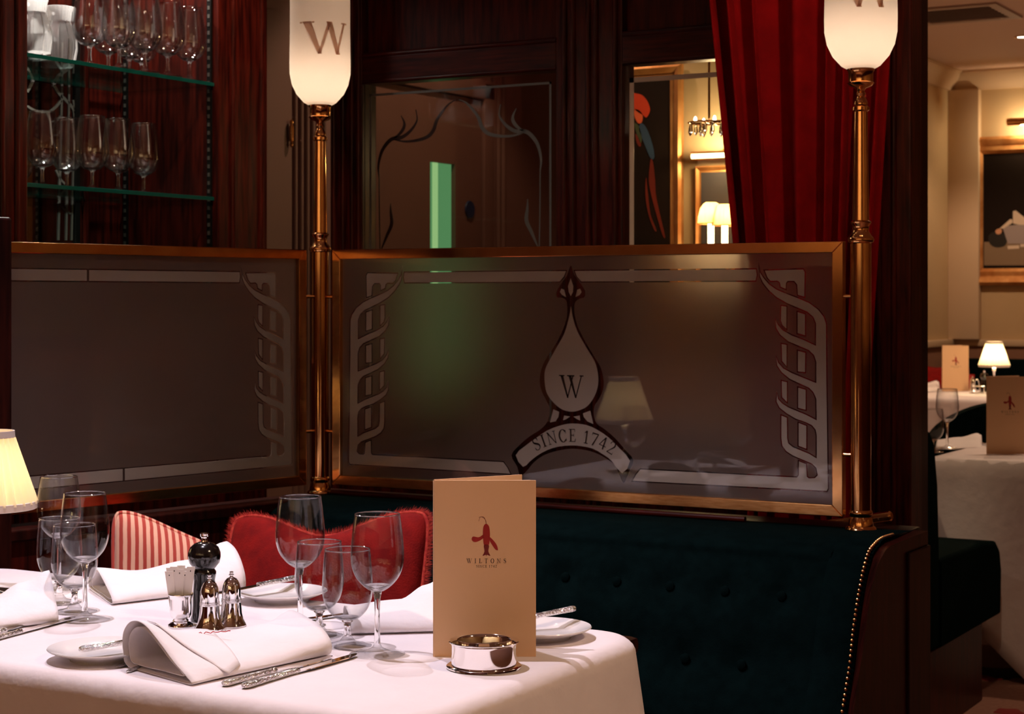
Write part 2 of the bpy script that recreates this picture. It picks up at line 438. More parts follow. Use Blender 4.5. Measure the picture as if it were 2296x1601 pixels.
# ---- serif capitals as strokes (unit height), used wherever the photograph has lettering
def glyph(ch):
    q = []; strips = []
    def st(x0, x1, y0=0.0, y1=1.0): q.append([(x0, y0), (x1, y0), (x1, y1), (x0, y1)])
    def arc(cx, cy, rx, ry, a0, a1, wv, wh, n=18):
        s = []
        for k in range(n + 1):
            a = math.radians(a0 + (a1 - a0) * k / n)
            wd = wv * abs(math.cos(a)) + wh * abs(math.sin(a))
            s.append(((cx + (rx) * math.cos(a), cy + ry * math.sin(a)), (cx + (rx - wd) * math.cos(a), cy + (ry - wd) * math.sin(a))))
        strips.append(s)
    def pth(pts, wf, n=6):
        c = catmull([(a, b, 0) for a, b in pts], n); s = []
        for i, p in enumerate(c):
            d = (c[min(i + 1, len(c) - 1)] - c[max(i - 1, 0)]).normalized(); t = i / (len(c) - 1)
            nn = Vector((-d.y, d.x, 0)) * wf(t) / 2
            s.append(((p.x + nn.x, p.y + nn.y), (p.x - nn.x, p.y - nn.y)))
        strips.append(s)
    sf = 0.05
    if ch == 'I': st(.14, .27); st(.04, .37, 0, sf); st(.04, .37, 1 - sf, 1); wd = .41
    elif ch == 'L': st(.14, .27); st(.04, .37, 1 - sf, 1); st(.04, .62, 0, sf); q.append([(.55, sf), (.62, sf), (.66, .27), (.63, .27)]); wd = .68
    elif ch == 'T':
        st(.30, .43); st(.2, .53, 0, sf); st(.03, .70, 1 - sf, 1)
        q.append([(.03, 1), (.06, 1), (.05, .74), (.02, .74)]); q.append([(.67, 1), (.70, 1), (.71, .74), (.68, .74)]); wd = .74
    elif ch == 'E':
        st(.14, .27); st(.04, .60, 0, sf); st(.04, .58, 1 - sf, 1); st(.27, .48, .49, .54)
        q.append([(.54, 0), (.60, 0), (.64, .25), (.61, .25)]); q.append([(.55, 1), (.58, 1), (.59, .77), (.565, .77)]); st(.46, .485, .40, .63); wd = .66
    elif ch == 'N':
        st(.13, .18); st(.70, .75); st(.04, .30, 0, sf); st(.60, .85, 1 - sf, 1); q.append([(.04, 1), (.20, 1), (.75, 0), (.69, 0)]); wd = .88
    elif ch == 'W':
        q.append([(.04, 1), (.18, 1), (.45, 0), (.38, 0)]); q.append([(.38, 0), (.43, 0), (.70, 1), (.65, 1)])
        q.append([(.44, 1), (.58, 1), (.85, 0), (.78, 0)]); q.append([(.78, 0), (.83, 0), (1.12, 1), (1.07, 1)])
        st(-.02, .25, 1 - sf, 1); st(.38, .74, 1 - sf, 1); st(1.0, 1.19, 1 - sf, 1); wd = 1.18
    elif ch == 'w':
        q.append([(.02, 1), (.24, 1), (.50, 0), (.40, 0)]); q.append([(.40, 0), (.47, 0), (.72, 1), (.64, 1)])
        q.append([(.60, 1), (.74, 1), (.96, 0), (.84, 0)]); q.append([(.84, 0), (.90, 0), (1.12, 1), (1.06, 1)])
        st(-.06, .32, 1 - sf, 1); st(1.0, 1.19, 1 - sf, 1); wd = 1.18
    elif ch == 'O': arc(.42, .5, .38, .52, 0, 360, .13, .05, 36); wd = .84
    elif ch == 'C':
        arc(.42, .5, .38, .52, 42, 318, .13, .05, 28); st(.68, .71, .64, .92); st(.68, .71, .08, .30); wd = .76
    elif ch == 'S':
        pth([(.53, .78), (.47, .93), (.32, .985), (.17, .93), (.11, .79), (.16, .65), (.32, .53), (.48, .41), (.54, .25), (.46, .09), (.30, .015), (.15, .07), (.08, .23)], lambda t: .05 + .10 * math.exp(-((t - .5) / .18) ** 2))
        st(.51, .54, .72, .95); st(.075, .105, .05, .29); wd = .64
    elif ch == '1': st(.22, .34); st(.1, .46, 0, sf); q.append([(.22, 1), (.34, 1), (.22, .84), (.07, .80)]); wd = .5
    elif ch == '7': st(.06, .62, .90, 1); q.append([(.54, .92), (.62, .92), (.32, 0), (.20, 0)]); st(.06, .09, .76, 1); wd = .64
    elif ch == '4': q.append([(.40, 1), (.50, 1), (.11, .30), (.04, .30)]); st(.04, .66, .25, .31); st(.39, .51); wd = .68
    elif ch == '2':
        pth([(.10, .74), (.15, .92), (.30, .98), (.46, .92), (.52, .76), (.46, .58), (.28, .33), (.09, .06)], lambda t: .05 + .07 * math.exp(-((t - .6) / .22) ** 2))
        st(.06, .58, 0, .08); st(.555, .58, 0, .22); wd = .62
    else: wd = .34
    return q, strips, wd
def lettering(text, size, place, spacing=0.12, bm=None, arc_fn=None, word=None):
    # place(x, y) -> 3D; x from the centre of the line
    bm = bm or bmesh.new()
    gl = [glyph(c) for c in text]
    total = sum(g_[2] for g_ in gl) + spacing * (len(text) - 1)
    x = -total / 2
    for gi, (q, strips, wd) in enumerate(gl):
        if word is not None and text[:gi + 1].count(' ') != word: q, strips = [], []
        def pl(p):
            if arc_fn: return arc_fn(x + wd / 2, p[0] - wd / 2, p[1], size)
            return place((x + p[0]) * size, p[1] * size)
        for poly in q: bm.faces.new([bm.verts.new(pl(p)) for p in poly])
        for s in strips:
            A = [bm.verts.new(pl(a)) for a, b in s]; B = [bm.verts.new(pl(b)) for a, b in s]
            for i in range(len(s) - 1): bm.faces.new([A[i], A[i + 1], B[i + 1], B[i]])
        x += wd + spacing
    return bm

# ================================================================== THE SETTING
struct('floor', box(-4.2, 2.8, -2.5, 13.4, -0.1, 0.0), 'carpet')
struct('ceiling', box(-4.2, 2.8, -2.5, 13.4, CEIL, CEIL + 0.1), 'ceiling_paint')
struct('wall_rear', box(-4.2, 2.8, -2.5, -2.3, 0, CEIL), 'cream_wall')
struct('wall_right', box(2.6, 2.8, -2.3, 13.2, 0, CEIL), 'cream_wall')
struct('wall_left', box(-4.2, -3.86, -2.3, 7.6, 0, CEIL), 'mauve_wall')
struct('wall_far_left', box(-4.2, -3.83, 7.6, 13.2, 0, CEIL), 'cream_wall')
struct('wall_far', box(-4.2, 2.8, 13.2, 13.4, 0, CEIL), 'cream_wall')
# mahogany wainscot on the two walls behind the camera (mirrored in silver and brass)
for nm, b in (('trim_1', (-3.8, 2.6, -2.3, -2.25, 0, 1.5)), ('trim_2', (2.55, 2.6, -2.25, 13.2, 0, 1.1))):
    struct(nm, box(*b), 'mahogany')
# far room: crown, dado rail and dado
def crown_bm(p0, p1, inward):
    bm = bmesh.new()
    prof = [(0, 0), (0.02, 0), (0.03, 0.03), (0.09, 0.09), (0.10, 0.12), (0.12, 0.12), (0.12, 0.14), (0, 0.14)]
    iv = Vector(inward)
    return prism(prof, lambda p: Vector(p0) + iv * p[0] + Vector((0, 0, p[1])), lambda p: Vector(p1) + iv * p[0] + Vector((0, 0, p[1])), bm)
struct('trim_3', crown_bm((-3.83, 13.2, CEIL - 0.14), (2.6, 13.2, CEIL - 0.14), (0, -1, 0)), 'trim_paint')
struct('trim_4', crown_bm((-3.83, 7.6, CEIL - 0.14), (-3.83, 13.2, CEIL - 0.14), (1, 0, 0)), 'trim_paint')
struct('trim_5', box(-3.83, 2.6, 13.16, 13.2, 0.96, 1.01, 0.008), 'trim_paint')
struct('trim_6', box(-3.83, 2.6, 13.18, 13.2, 0.0, 0.96), 'dado_brown')
struct('trim_7', box(-3.83, -3.79, 7.6, 13.16, 0.96, 1.01, 0.008), 'trim_paint')
struct('trim_8', box(-3.83, -3.81, 7.6, 13.16, 0.0, 0.96), 'dado_brown')
# flat pilaster in the far corner
struct('trim_9', box(-3.83, -3.60, 13.12, 13.2, 1.01, CEIL - 0.14, 0.006), 'trim_paint')

# ---- passage wall behind the glass: mauve boarding, two doors
PX = -3.785
pw = structroot('wall_passage', (PX, 4.4, 0))
obj('wall_board', box(PX - 0.06, PX, 4.30, 5.50, 0, CEIL), 'mauve_wall', pw, world=True)
obj('wall_board', box(PX - 0.06, PX, 6.30, 7.60, 0, CEIL), 'mauve_wall', pw, world=True)
obj('wall_board', box(PX - 0.06, PX, 5.50, 6.30, 2.14, CEIL), 'mauve_wall', pw, world=True)
for y in (5.03, 5.065, 5.10, 5.135, 5.17, 5.205, 6.36, 6.40, 6.44, 6.48):
    obj('flute', lathe([(0.012, 0.0), (0.012, 2.3)], 12, PX, y), 'mauve_door', pw, world=True)
obj('architrave', box(PX, PX + 0.02, 5.42, 5.50, 0, 2.2, 0.005), 'mauve_door', pw, world=True)
obj('architrave', box(PX, PX + 0.02, 6.30, 6.38, 0, 2.2, 0.005), 'mauve_door', pw, world=True)
obj('architrave', box(PX, PX + 0.02, 5.42, 6.38, 2.13, 2.21, 0.005), 'mauve_door', pw, world=True)
struct('wall_passage_end', box(-3.86, -3.0, 7.5, 7.6, 0, CEIL), 'mauve_wall')
d1 = structroot('door_1', (PX, 5.9, 0))
def door_leaf(y0, y1, z1, hole=None):
    bm = bmesh.new()
    if hole:
        a, b, c, d = hole
        bm_box(bm, PX - 0.03, PX + 0.004, y0, a, 0.01, z1); bm_box(bm, PX - 0.03, PX + 0.004, b, y1, 0.01, z1)
        bm_box(bm, PX - 0.03, PX + 0.004, a, b, 0.01, c); bm_box(bm, PX - 0.03, PX + 0.004, a, b, d, z1)
    else: bm_box(bm, PX - 0.03, PX + 0.004, y0, y1, 0.01, z1)
    return bm
ga, gb = 5.906, 6.10
obj('leaf', door_leaf(5.505, 6.295, 2.125, (ga, gb, 0.95, 1.85)), 'mauve_door', d1, world=True, smooth=False)
obj('vision_pane', box(PX - 0.022, PX - 0.016, ga, gb, 0.95, 1.85), 'green_glow', d1, world=True, smooth=False, label='green lit vision pane')
obj('light_strip', box(PX - 0.0155, PX - 0.0135, ga + 0.045, ga + 0.085, 0.95, 1.85), 'green_glow_bright', d1, world=True, smooth=False, label='brighter strip of green light')
obj('beading', box(PX - 0.012, PX + 0.008, gb - 0.012, gb + 0.012, 0.94, 1.86), 'mauve_door', d1, world=True, smooth=False)
sp = on_X(1050, 470, PX)
sg = obj('door_sign', lathe([(0.0, 0.006), (0.034, 0.006), (0.036, 0.0), (0.0, 0.0)], 28), 'sign_blue', d1, label='round dark blue sign')
sg.rotation_euler = (0, PI / 2, 0); sg.location = Vector((PX + 0.005, sp.y, sp.z)) - d1.location
d2 = structroot('door_2', (PX, 4.7, 0))
obj('leaf', box(PX - 0.03, PX + 0.02, 4.35, 4.99, 0.01, 2.3), 'mauve_door', d2, world=True, smooth=False)
hp = on_X(638, 300, PX)
hg = lathe([(0, 0), (0.005, 0.004), (0.007, 0.012), (0.004, 0.02), (0.008, 0.024), (0.008, 0.075), (0.004, 0.079), (0.007, 0.087), (0.005, 0.096), (0, 0.1)], 14, PX + 0.03, hp.y, None)
bmesh.ops.translate(hg, verts=hg.verts, vec=(0, 0, hp.z - 0.05))
obj('hinge', hg, 'brass', d2, world=True, label='brass hinge')

# ---- alcove behind the second window
struct('wall_alcove', box(-3.0, -2.20, 6.0, 6.1, 0, CEIL), 'cream_wall')
struct('wall_alcove_side', box(-1.78, -1.72, 4.69, 5.08, 0, CEIL), 'cream_wall')

# ---- panelled mahogany wall with two windows
WY = 4.60
wb = structroot('wall_back', (-2.5, WY, 0))
Z0, Z1 = 0.95, 1.984
def wpart(name, x0, x1, y0, y1, z0, z1, bev=0.004, mat='mahogany'):
    return obj(name, box(x0, x1, y0, y1, z0, z1, bev), mat, wb, world=True, smooth=False)
wpart('stile', -3.32, -3.198, WY, WY + 0.08, 0, CEIL)
wpart('pier', -2.507, -2.290, WY, WY + 0.08, 0, CEIL)
wpart('stile', -1.62, -1.50, WY, WY + 0.08, 0, CEIL)
wpart('rail', -3.198, -2.507, WY, WY + 0.08, Z1, 2.065, mat='mahogany_flat')
wpart('rail', -2.290, -1.62, WY, WY + 0.08, Z1, 2.065, mat='mahogany_flat')
wpart('rail', -3.198, -2.507, WY, WY + 0.08, 0.87, Z0, mat='mahogany_flat')
wpart('rail', -2.290, -1.62, WY, WY + 0.08, 0.87, Z0, mat='mahogany_flat')
wpart('panel', -3.198, -2.507, WY + 0.03, WY + 0.06, 2.065, CEIL)
wpart('panel', -2.290, -1.62, WY + 0.03, WY + 0.06, 2.065, CEIL)
wpart('panel', -3.198, -2.507, WY + 0.03, WY + 0.06, 0, 0.87)
wpart('panel', -2.290, -1.62, WY + 0.03, WY + 0.06, 0, 0.87)
for x in (-2.478, -2.45, -2.40, -2.375, -2.312):
    obj('moulding', lathe([(0.009, 0.0), (0.009, CEIL)], 10, x, WY), 'mahogany', wb, world=True)
for x in (-3.305, -3.27, -3.235, -3.21):
    obj('moulding', lathe([(0.008, 0.0), (0.008, CEIL)], 10, x, WY), 'mahogany', wb, world=True)
for x0, x1 in ((-3.198, -2.507), (-2.290, -1.62)):
    obj('moulding', tube([(x0, WY + 0.005, 2.07), (x1, WY + 0.005, 2.07)], 0.009), 'mahogany_flat', wb, world=True)
    obj('moulding', tube([(x0, WY + 0.005, Z1 + 0.004), (x1, WY + 0.005, Z1 + 0.004)], 0.007), 'mahogany_flat', wb, world=True)

win1 = structroot('window_1', (-2.85, WY + 0.05, Z0))
obj('pane', box(-3.198, -2.507, WY + 0.012, WY + 0.018, Z0, Z1), 'window_glass', win1, world=True, smooth=False)
def c3(p): return (780 + p[0] / 2.609, p[1] / 2.609)
def on_win(p, off=0.010):
    x, y = c3(p); v = on_Y(x, y, WY + off); return v
bm = bmesh.new(); bmL = bmesh.new()
mid = (-3.198 - 2.507) / 2
def plR(p): return on_win(p)
def plL(p):
    v = on_win(p); v.x = 2 * mid - v.x; return v
tp = lambda a: (lambda t: a * (0.25 + 0.75 * math.sin(PI * min(1, t * 1.05 + 0.02))))
RIB = [([(1125, 1000), (1130, 930), (1112, 850), (1080, 800), (1040, 770), (985, 768), (940, 745), (905, 710), (885, 670), (893, 610)], tp(24)),
       ([(1040, 770), (1000, 750), (970, 715), (965, 680), (985, 635)], tp(20)),
       ([(1030, 775), (960, 795), (880, 795), (820, 780), (785, 745), (765, 690), (730, 640), (690, 600), (650, 582)], tp(22)),
       ([(1110, 1440), (1075, 1360), (1045, 1290), (1050, 1220), (1052, 1165)], tp(22)),
       ([(1125, 1000), (1124, 1200), (1120, 1440)], lambda t: 7)]
for pts, wf in RIB:
    ribbon(bm, pts, wf, plR); ribbon(bmL, pts, wf, plL)
obj('etched_tendril', bm, 'etch_grey', win1, world=True, smooth=False, recalc=False, solid=0.0008)
obj('etched_tendril', bmL, 'cut_line', win1, world=True, smooth=False, recalc=False, solid=0.0008)
bm = bmesh.new()
for (x0, x1, z0, z1) in ((-2.535, -2.528, Z0, 1.95), (-3.177, -3.170, Z0, 1.95), (-3.177, -2.528, 1.943, 1.95)):
    bm_box(bm, x0, x1, WY + 0.0105, WY + 0.0115, z0, z1)
obj('etched_border', bm, 'etch_grey', win1, world=True, smooth=False)
win2 = structroot('window_2', (-1.95, WY + 0.05, Z0))
obj('pane', box(-2.290, -1.62, WY + 0.012, WY + 0.018, Z0, Z1), 'pane_glass', win2, world=True, smooth=False)
bm = bmesh.new()
for (x0, x1, z0, z1) in ((-2.272, -2.258, Z0, 1.945), (-2.272, -1.66, 1.931, 1.945)):
    bm_box(bm, x0, x1, WY + 0.0105, WY + 0.0115, z0, z1)
obj('etched_border', bm, 'etch_cream', win2, world=True, smooth=False)
wc = on_Y(1680, 260, WY + 0.0102)
obj('etched_letter', lettering('W', 0.15, lambda x, y: Vector((wc.x + x, WY + 0.0102, wc.z - 0.02 + y))), 'etch_cream', win2, world=True, smooth=False, recalc=False, solid=0.0008)

# ---- mahogany column at the end of that wall
colr_ = structroot('trim_10', (-1.5, 4.55, 0))
obj('shaft', box(-1.58, -1.41, 4.50, 4.595, 0, CEIL, 0.005), 'mahogany', colr_, world=True, smooth=False)
for x in (-1.56, -1.535, -1.495, -1.455):
    obj('moulding', lathe([(0.008, 0.0), (0.008, CEIL)], 10, x, 4.50), 'mahogany', colr_, world=True)
obj('backing', box(-1.62, -1.42, 4.595, 4.68, 0, CEIL), 'dark_wood', colr_, world=True, smooth=False)
for z in (0.06, 0.10, 0.135, 0.165):
    obj('base_moulding', box(-1.60, -1.395 + 0.02 * (0.17 - z) * 5, 4.485 - (0.17 - z) * 0.1, 4.69, z - 0.03, z, 0.004), 'mahogany_flat', colr_, world=True, smooth=False)
# low partition under our booth's glass, running behind the banquette

# ---- ceiling fittings
def make_downlight():
    t = thing('downlight', 'round recessed downlight in the ceiling', 'ceiling light', (0, 0, CEIL), 0, 'ceiling downlights')
    obj('trim_ring', lathe([(0.05, 0.0), (0.052, -0.006), (0.042, -0.008), (0.036, 0.0)], 24), 'brass', t)
    obj('bulb', lathe([(0.036, -0.002), (0.0, -0.002)], 20), 'lamp_glow', t)
    return t
dl = make_downlight()
for i, (p, *_r) in enumerate(DOWN):
    if i == 0: dl.location = (p[0], p[1], CEIL)
    else: copy_tree(dl, (p[0], p[1], CEIL))  # the added spots get the same fixture
vp = on_z(2150, 30, CEIL)
t = thing('ceiling_vent', 'square louvred air vent in the far room ceiling', 'vent', (vp.x, vp.y, CEIL - 0.012))
obj('frame', box(-0.30, 0.30, -0.30, -0.24, 0, 0.012), 'steel_vent', t, smooth=False)
obj('frame', box(-0.30, 0.30, 0.24, 0.30, 0, 0.012), 'steel_vent', t, smooth=False)
obj('frame', box(-0.30, -0.24, -0.24, 0.24, 0, 0.012), 'steel_vent', t, smooth=False)
obj('frame', box(0.24, 0.30, -0.24, 0.24, 0, 0.012), 'steel_vent', t, smooth=False)
for k in range(7):
    y = -0.21 + k * 0.07
    obj('louvre', prism([(-0.025, 0), (0.02, 0.012), (0.022, 0.010), (-0.023, -0.002)], lambda p: Vector((-0.24, y + p[0], p[1])), lambda p: Vector((0.24, y + p[0], p[1]))), 'steel_vent', t, smooth=False)

K = 1.16
def kz(z): return CAMZ + (z - CAMZ) * K
# ================================================================== BOOTH: posts, glass screens, benches
POSTL, POSTR = Vector((-2.388 * K, 3.270 * K, kz(0.862))), Vector((-1.121 * K, 3.267 * K, kz(0.862)))
struct('trim_11', box(-2.46 * K, -1.045 * K, 3.315 * K, 3.40 * K, 0, kz(0.868), 0.006), 'dark_wood')
def make_lamp_post(loc, label, rotz):
    t = thing('lamp_post', label, 'lamp post', loc, rotz, 'brass lamp posts of the booth'); t.scale = (K, K, K)
    obj('base', lathe([(0, 0), (0.0285, 0), (0.0285, 0.008), (0.0295, 0.011), (0.0275, 0.015), (0.024, 0.017), (0.0235, 0.022), (0.0215, 0.030), (0.0195, 0.034), (0.021, 0.037), (0.0225, 0.041), (0.0215, 0.045), (0.0195, 0.047)], 36), 'brass', t)
    obj('lower_shaft', lathe([(0.0195, 0.047), (0.0195, 0.553)], 36), 'brass', t)
    obj('collar', lathe([(0.0195, 0.553), (0.0235, 0.555), (0.0252, 0.560), (0.0235, 0.565), (0.021, 0.567), (0.0165, 0.574), (0.0148, 0.580), (0.0165, 0.587), (0.0195, 0.591), (0.0200, 0.594), (0.016, 0.597)], 36), 'brass', t)
    obj('upper_shaft', lathe([(0.0158, 0.597), (0.0150, 0.66), (0.0128, 0.803)], 36), 'brass', t)
    obj('cap', lathe([(0.0128, 0.803), (0.0165, 0.806), (0.0165, 0.812), (0.0125, 0.815), (0.0135, 0.820), (0.0100, 0.828), (0.0070, 0.833), (0.0095, 0.838), (0.0068, 0.843), (0.0105, 0.848), (0.0215, 0.852), (0.0258, 0.858), (0.0235, 0.860), (0.0235, 0.878), (0.0262, 0.882), (0.0258, 0.885), (0, 0.885)], 36), 'brass', t)
    gl = obj('globe', lathe([(0.022, 0.884), (0.036, 0.892), (0.052, 0.910), (0.062, 0.931), (0.0668, 0.955), (0.0672, 0.98), (0.0662, 1.05), (0.0662, 1.20), (0.060, 1.225), (0.040, 1.245)], 44), 'globe_frost', t, label='frosted white glass globe', solid=0.003)
    def on_globe(x, y):
        a = -PI / 2 + x * 1.32 / 0.0685
        return Vector((0.0685 * math.cos(a), 0.0685 * math.sin(a), 0.992 + y))
    obj('letter', lettering('w', 0.072, on_globe), 'letter_print', gl, smooth=False, recalc=False, solid=0.0006, label='grey letter W')
    obj('bulb_holder', lathe([(0, 0.884), (0.013, 0.884), (0.013, 0.905), (0.010, 0.908), (0, 0.908)], 18), 'candle_tube', t)
    obj('bulb', lathe([(0, 0.908), (0.010, 0.912), (0.019, 0.93), (0.022, 0.95), (0.016, 0.975), (0, 0.985)], 18), 'lamp_glow', t)
    obj('finial', lathe([(0.042, 1.243), (0.044, 1.25), (0.03, 1.262), (0.008, 1.27), (0.012, 1.28), (0, 1.295)], 24), 'brass', t)
    lp = point('globe_light', (0, 0, 0.955), 72.0, (1.0, 0.90, 0.80), 0.025); lp.parent = t
    return t
make_lamp_post(POSTL, 'brass lamp post with lit globe in the corner between the glass screens', math.radians(30 + 17))
make_lamp_post(POSTR, 'brass lamp post with lit globe in front of the red curtain', math.radians(30 - 2))

# ---- etched glass screens. The design is traced in the right screen's plane.
SY = 3.267 * K
FX0, FX1, FZ0, FZ1, FB = -2.353 * K, -1.157 * K, kz(0.893), kz(1.420), 0.0215 * K
def uv_px(x, y):                    # photo pixel -> (X, z) on the screen plane
    v = on_Y(x, y, SY); return (v.x, v.z)
def c8(p): return uv_px(1670 + p[0] / 3.02, 580 + p[1] / 3.02)
def ce(p): return uv_px(1100 + p[0] / 3.079, 580 + p[1] / 3.079)
comb = [(78, 35), (85, 90), (110, 130), (150, 175), (200, 210), (270, 240), (350, 270), (420, 300), (480, 345), (520, 395), (535, 440), (538, 800), (543, 1200), (548, 1560), (540, 1576)]
comb_r = [(340, 1486), (351, 1470), (352, 1375), (400, 1395), (405, 1480), (420, 1492), (460, 1490), (480, 1470), (470, 1420), (440, 1390), (380, 1365), (310, 1335), (265, 1305), (240, 1270), (233, 1220), (233, 1065), (270, 1080), (272, 1220), (280, 1255), (310, 1280), (360, 1300), (420, 1325), (473, 1357), (473, 1200), (465, 1160), (440, 1130), (400, 1110), (330, 1085), (270, 1050), (220, 1010), (200, 970), (202, 915), (212, 955), (240, 985), (280, 1010), (340, 1035), (400, 1060), (473, 1098), (470, 950), (450, 905), (420, 875), (360, 848), (290, 815), (235, 770), (205, 725), (198, 665), (210, 705), (245, 745), (300, 775), (360, 800), (470, 845), (470, 700), (455, 655), (420, 620), (350, 590), (280, 560), (225, 515), (198, 470), (193, 415), (210, 450), (240, 485), (300, 520), (380, 550), (468, 592), (468, 440), (450, 395), (410, 360), (340, 330), (270, 300), (200, 260), (150, 215), (110, 165), (88, 120)]
small = [[(120, 80), (380, 72), (391, 90), (388, 258), (345, 245), (340, 175), (320, 150), (275, 150), (263, 165), (262, 205), (228, 190), (222, 160), (205, 148), (160, 150), (140, 130)],
         [(232, 320), (267, 325), (267, 475), (240, 450), (230, 420)], [(343, 362), (393, 378), (393, 520), (343, 505)],
         [(234, 578), (268, 585), (268, 730), (238, 695)], [(345, 625), (395, 638), (393, 770), (345, 765)],
         [(235, 830), (270, 838), (270, 972), (238, 940)], [(347, 875), (397, 890), (397, 1025), (347, 1012)], [(350, 1115), (402, 1135), (402, 1290), (350, 1270)]]
EC = uv_px(1273, 800)[0]                       # axis of the drop emblem
bot_out = c8((300, 1568)); bot_in = c8((320, 1486))
zb0, zb1 = bot_out[1], bot_in[1]
zt0, zt1 = c8((40, 72))[1], c8((40, 148))[1]
SPLIT = uv_px(1410, 1060)[0] + 0.012           # where the bottom band meets the emblem
comb_full = [c8(p) for p in comb] + [(SPLIT - 0.008, zb0), (SPLIT, (zb0 + zb1) / 2), (SPLIT + 0.012, zb1)] + [c8(p) for p in comb_r]
small_m = [[c8(p) for p in s] for s in small]
xm = c8((60, 100))[0]
top_band = [(EC + 0.012, zt0), (xm, zt0), (xm + 0.002, (zt0 + zt1) / 2), (xm - 0.001, zt1), (EC + 0.03, zt1), (EC + 0.018, zt1 + 0.012)]
E_out = [(535, 45), (560, 110), (600, 165), (635, 225), (630, 265), (600, 275), (570, 295), (560, 330), (565, 400), (590, 480), (640, 580), (700, 680), (745, 760), (763, 850), (755, 920), (725, 980), (700, 1020), (695, 1080), (715, 1140), (770, 1180), (840, 1240), (910, 1320), (968, 1392), (940, 1470), (905, 1552), (880, 1520), (845, 1435), (790, 1390), (720, 1350), (640, 1325), (540, 1315), (440, 1330), (350, 1360), (280, 1410), (230, 1470), (185, 1505), (165, 1440), (125, 1360), (180, 1290), (250, 1230), (320, 1185), (365, 1140), (388, 1080), (388, 1030), (365, 980), (335, 920), (320, 850), (330, 770), (370, 680), (430, 590), (480, 490), (508, 400), (510, 320), (500, 285), (470, 270), (440, 265), (437, 230), (470, 170), (510, 110)]
E_in = [[(537, 330), (548, 400), (580, 500), (640, 610), (700, 710), (722, 790), (724, 870), (700, 950), (650, 1020), (590, 1050), (540, 1058), (480, 1045), (420, 1000), (370, 930), (355, 850), (358, 770), (390, 700), (440, 610), (490, 520), (520, 420), (532, 360)],
        [(155, 1360), (215, 1300), (290, 1245), (370, 1190), (460, 1155), (540, 1140), (640, 1150), (720, 1185), (800, 1240), (870, 1310), (945, 1400), (890, 1485), (820, 1400), (760, 1355), (690, 1315), (610, 1297), (540, 1292), (450, 1300), (370, 1325), (300, 1365), (250, 1405), (205, 1440)],
        [(535, 135), (552, 190), (550, 230), (535, 258), (522, 230), (516, 190)], [(470, 207), (490, 215), (502, 265), (475, 250), (460, 230)], [(600, 207), (580, 215), (568, 265), (597, 250), (610, 230)],
        [(415, 1042), (455, 1060), (450, 1095), (430, 1125), (392, 1133)], [(490, 1085), (530, 1092), (505, 1110), (482, 1118)], [(553, 1093), (597, 1085), (600, 1120), (575, 1108)], [(620, 1070), (670, 1052), (692, 1145), (650, 1125), (625, 1095)]]
E_out_m = [tuple(v) for v in [Vector((*ce(p), 0)).xy for p in E_out]]
E_in_m = [[ce(p) for p in s] for s in E_in]
def smooth_loop(lp, n=3): return [(v.x, v.y) for v in catmull([(p[0], p[1], 0) for p in lp], n, True)]
E_out_m = smooth_loop(E_out_m); E_in_m[0] = smooth_loop(E_in_m[0]); E_in_m[1] = smooth_loop(E_in_m[1], 2)
LW = 0.0027
def build_screen(root, x0, x1, z0, z1, bands, emblem, plane, y_front):
    # plane(x, z, off): screen coordinates -> room; off is metres behind the front of the glass
    rect = [(x0, z0), (x1, z0), (x1, z1), (x0, z1)]
    outs = [offset_loop(b, LW) for b in bands]
    loops = [rect] + outs + ([E_out_m] if emblem else [])
    def keep_field(p): return inside(p, rect) and not any(inside(p, o) for o in outs) and not (emblem and inside(p, E_out_m))
    bm = region(loops, keep_field, lambda v: plane(v.x, v.y, 0.0075))
    obj('frosted_field', bm, 'frost_field', root, world=True, smooth=False, recalc=False, solid=0.0006)
    for b in bands:
        bm = region([b], lambda p: inside(p, b), lambda v: plane(v.x, v.y, 0.0075))
        obj('frosted_band', bm, 'frost_band', root, world=True, smooth=False, recalc=False, solid=0.0006)
    if emblem:
        for b in E_in_m:
            bm = region([b], lambda p: inside(p, b), lambda v: plane(v.x, v.y, 0.0075))
            obj('emblem_piece', bm, 'frost_band', root, world=True, smooth=False, recalc=False, solid=0.0006)
def mirror_x(lp, c): return [(2 * c - p[0], p[1]) for p in lp][::-1]
FC = (FX0 + FX1) / 2
sr = thing('glass_screen', 'brass framed etched glass screen with the SINCE 1742 drop emblem', 'glass screen', ((FX0 + FX1) / 2, SY, FZ0), 0, 'etched booth screens')
def frame_bars(root, P, L, th=0.022):
    # P(s, y, z): along, through, up
    def bar(pts, a0, a1, f):
        bm = bmesh.new()
        q = [(0, 0), (FB, 0), (FB, th), (0, th)]
        return prism(q, lambda p: f(p, a0), lambda p: f(p, a1), bm)
    H = FZ1 - FZ0
    def mit(kind):
        bm = bmesh.new(); t0, t1 = 0.0, th
        if kind == 'bottom': c = [((0, 0), (L, 0), (L - FB, FB), (FB, FB))]
        if kind == 'top': c = [((0, H), (FB, H - FB), (L - FB, H - FB), (L, H))]
        if kind == 'left': c = [((0, 0), (FB, FB), (FB, H - FB), (0, H))]
        if kind == 'right': c = [((L, 0), (L, H), (L - FB, H - FB), (L - FB, FB))]
        pts = c[0]
        return prism(pts, lambda p: P(p[0], 0, p[1] + FZ0), lambda p: P(p[0], th, p[1] + FZ0), bm)
    for k in ('bottom', 'top', 'left', 'right'):
        obj('frame_bar', mit(k), 'brass_worn' if k == 'bottom' else 'brass', root, world=True, smooth=False, bevel=0.0015)
Pr = lambda s, y, z: Vector((FX0 + s, SY + y, z))
frame_bars(sr, Pr, FX1 - FX0)
ix0, ix1, iz0, iz1 = FX0 + FB, FX1 - FB, FZ0 + FB, FZ1 - FB
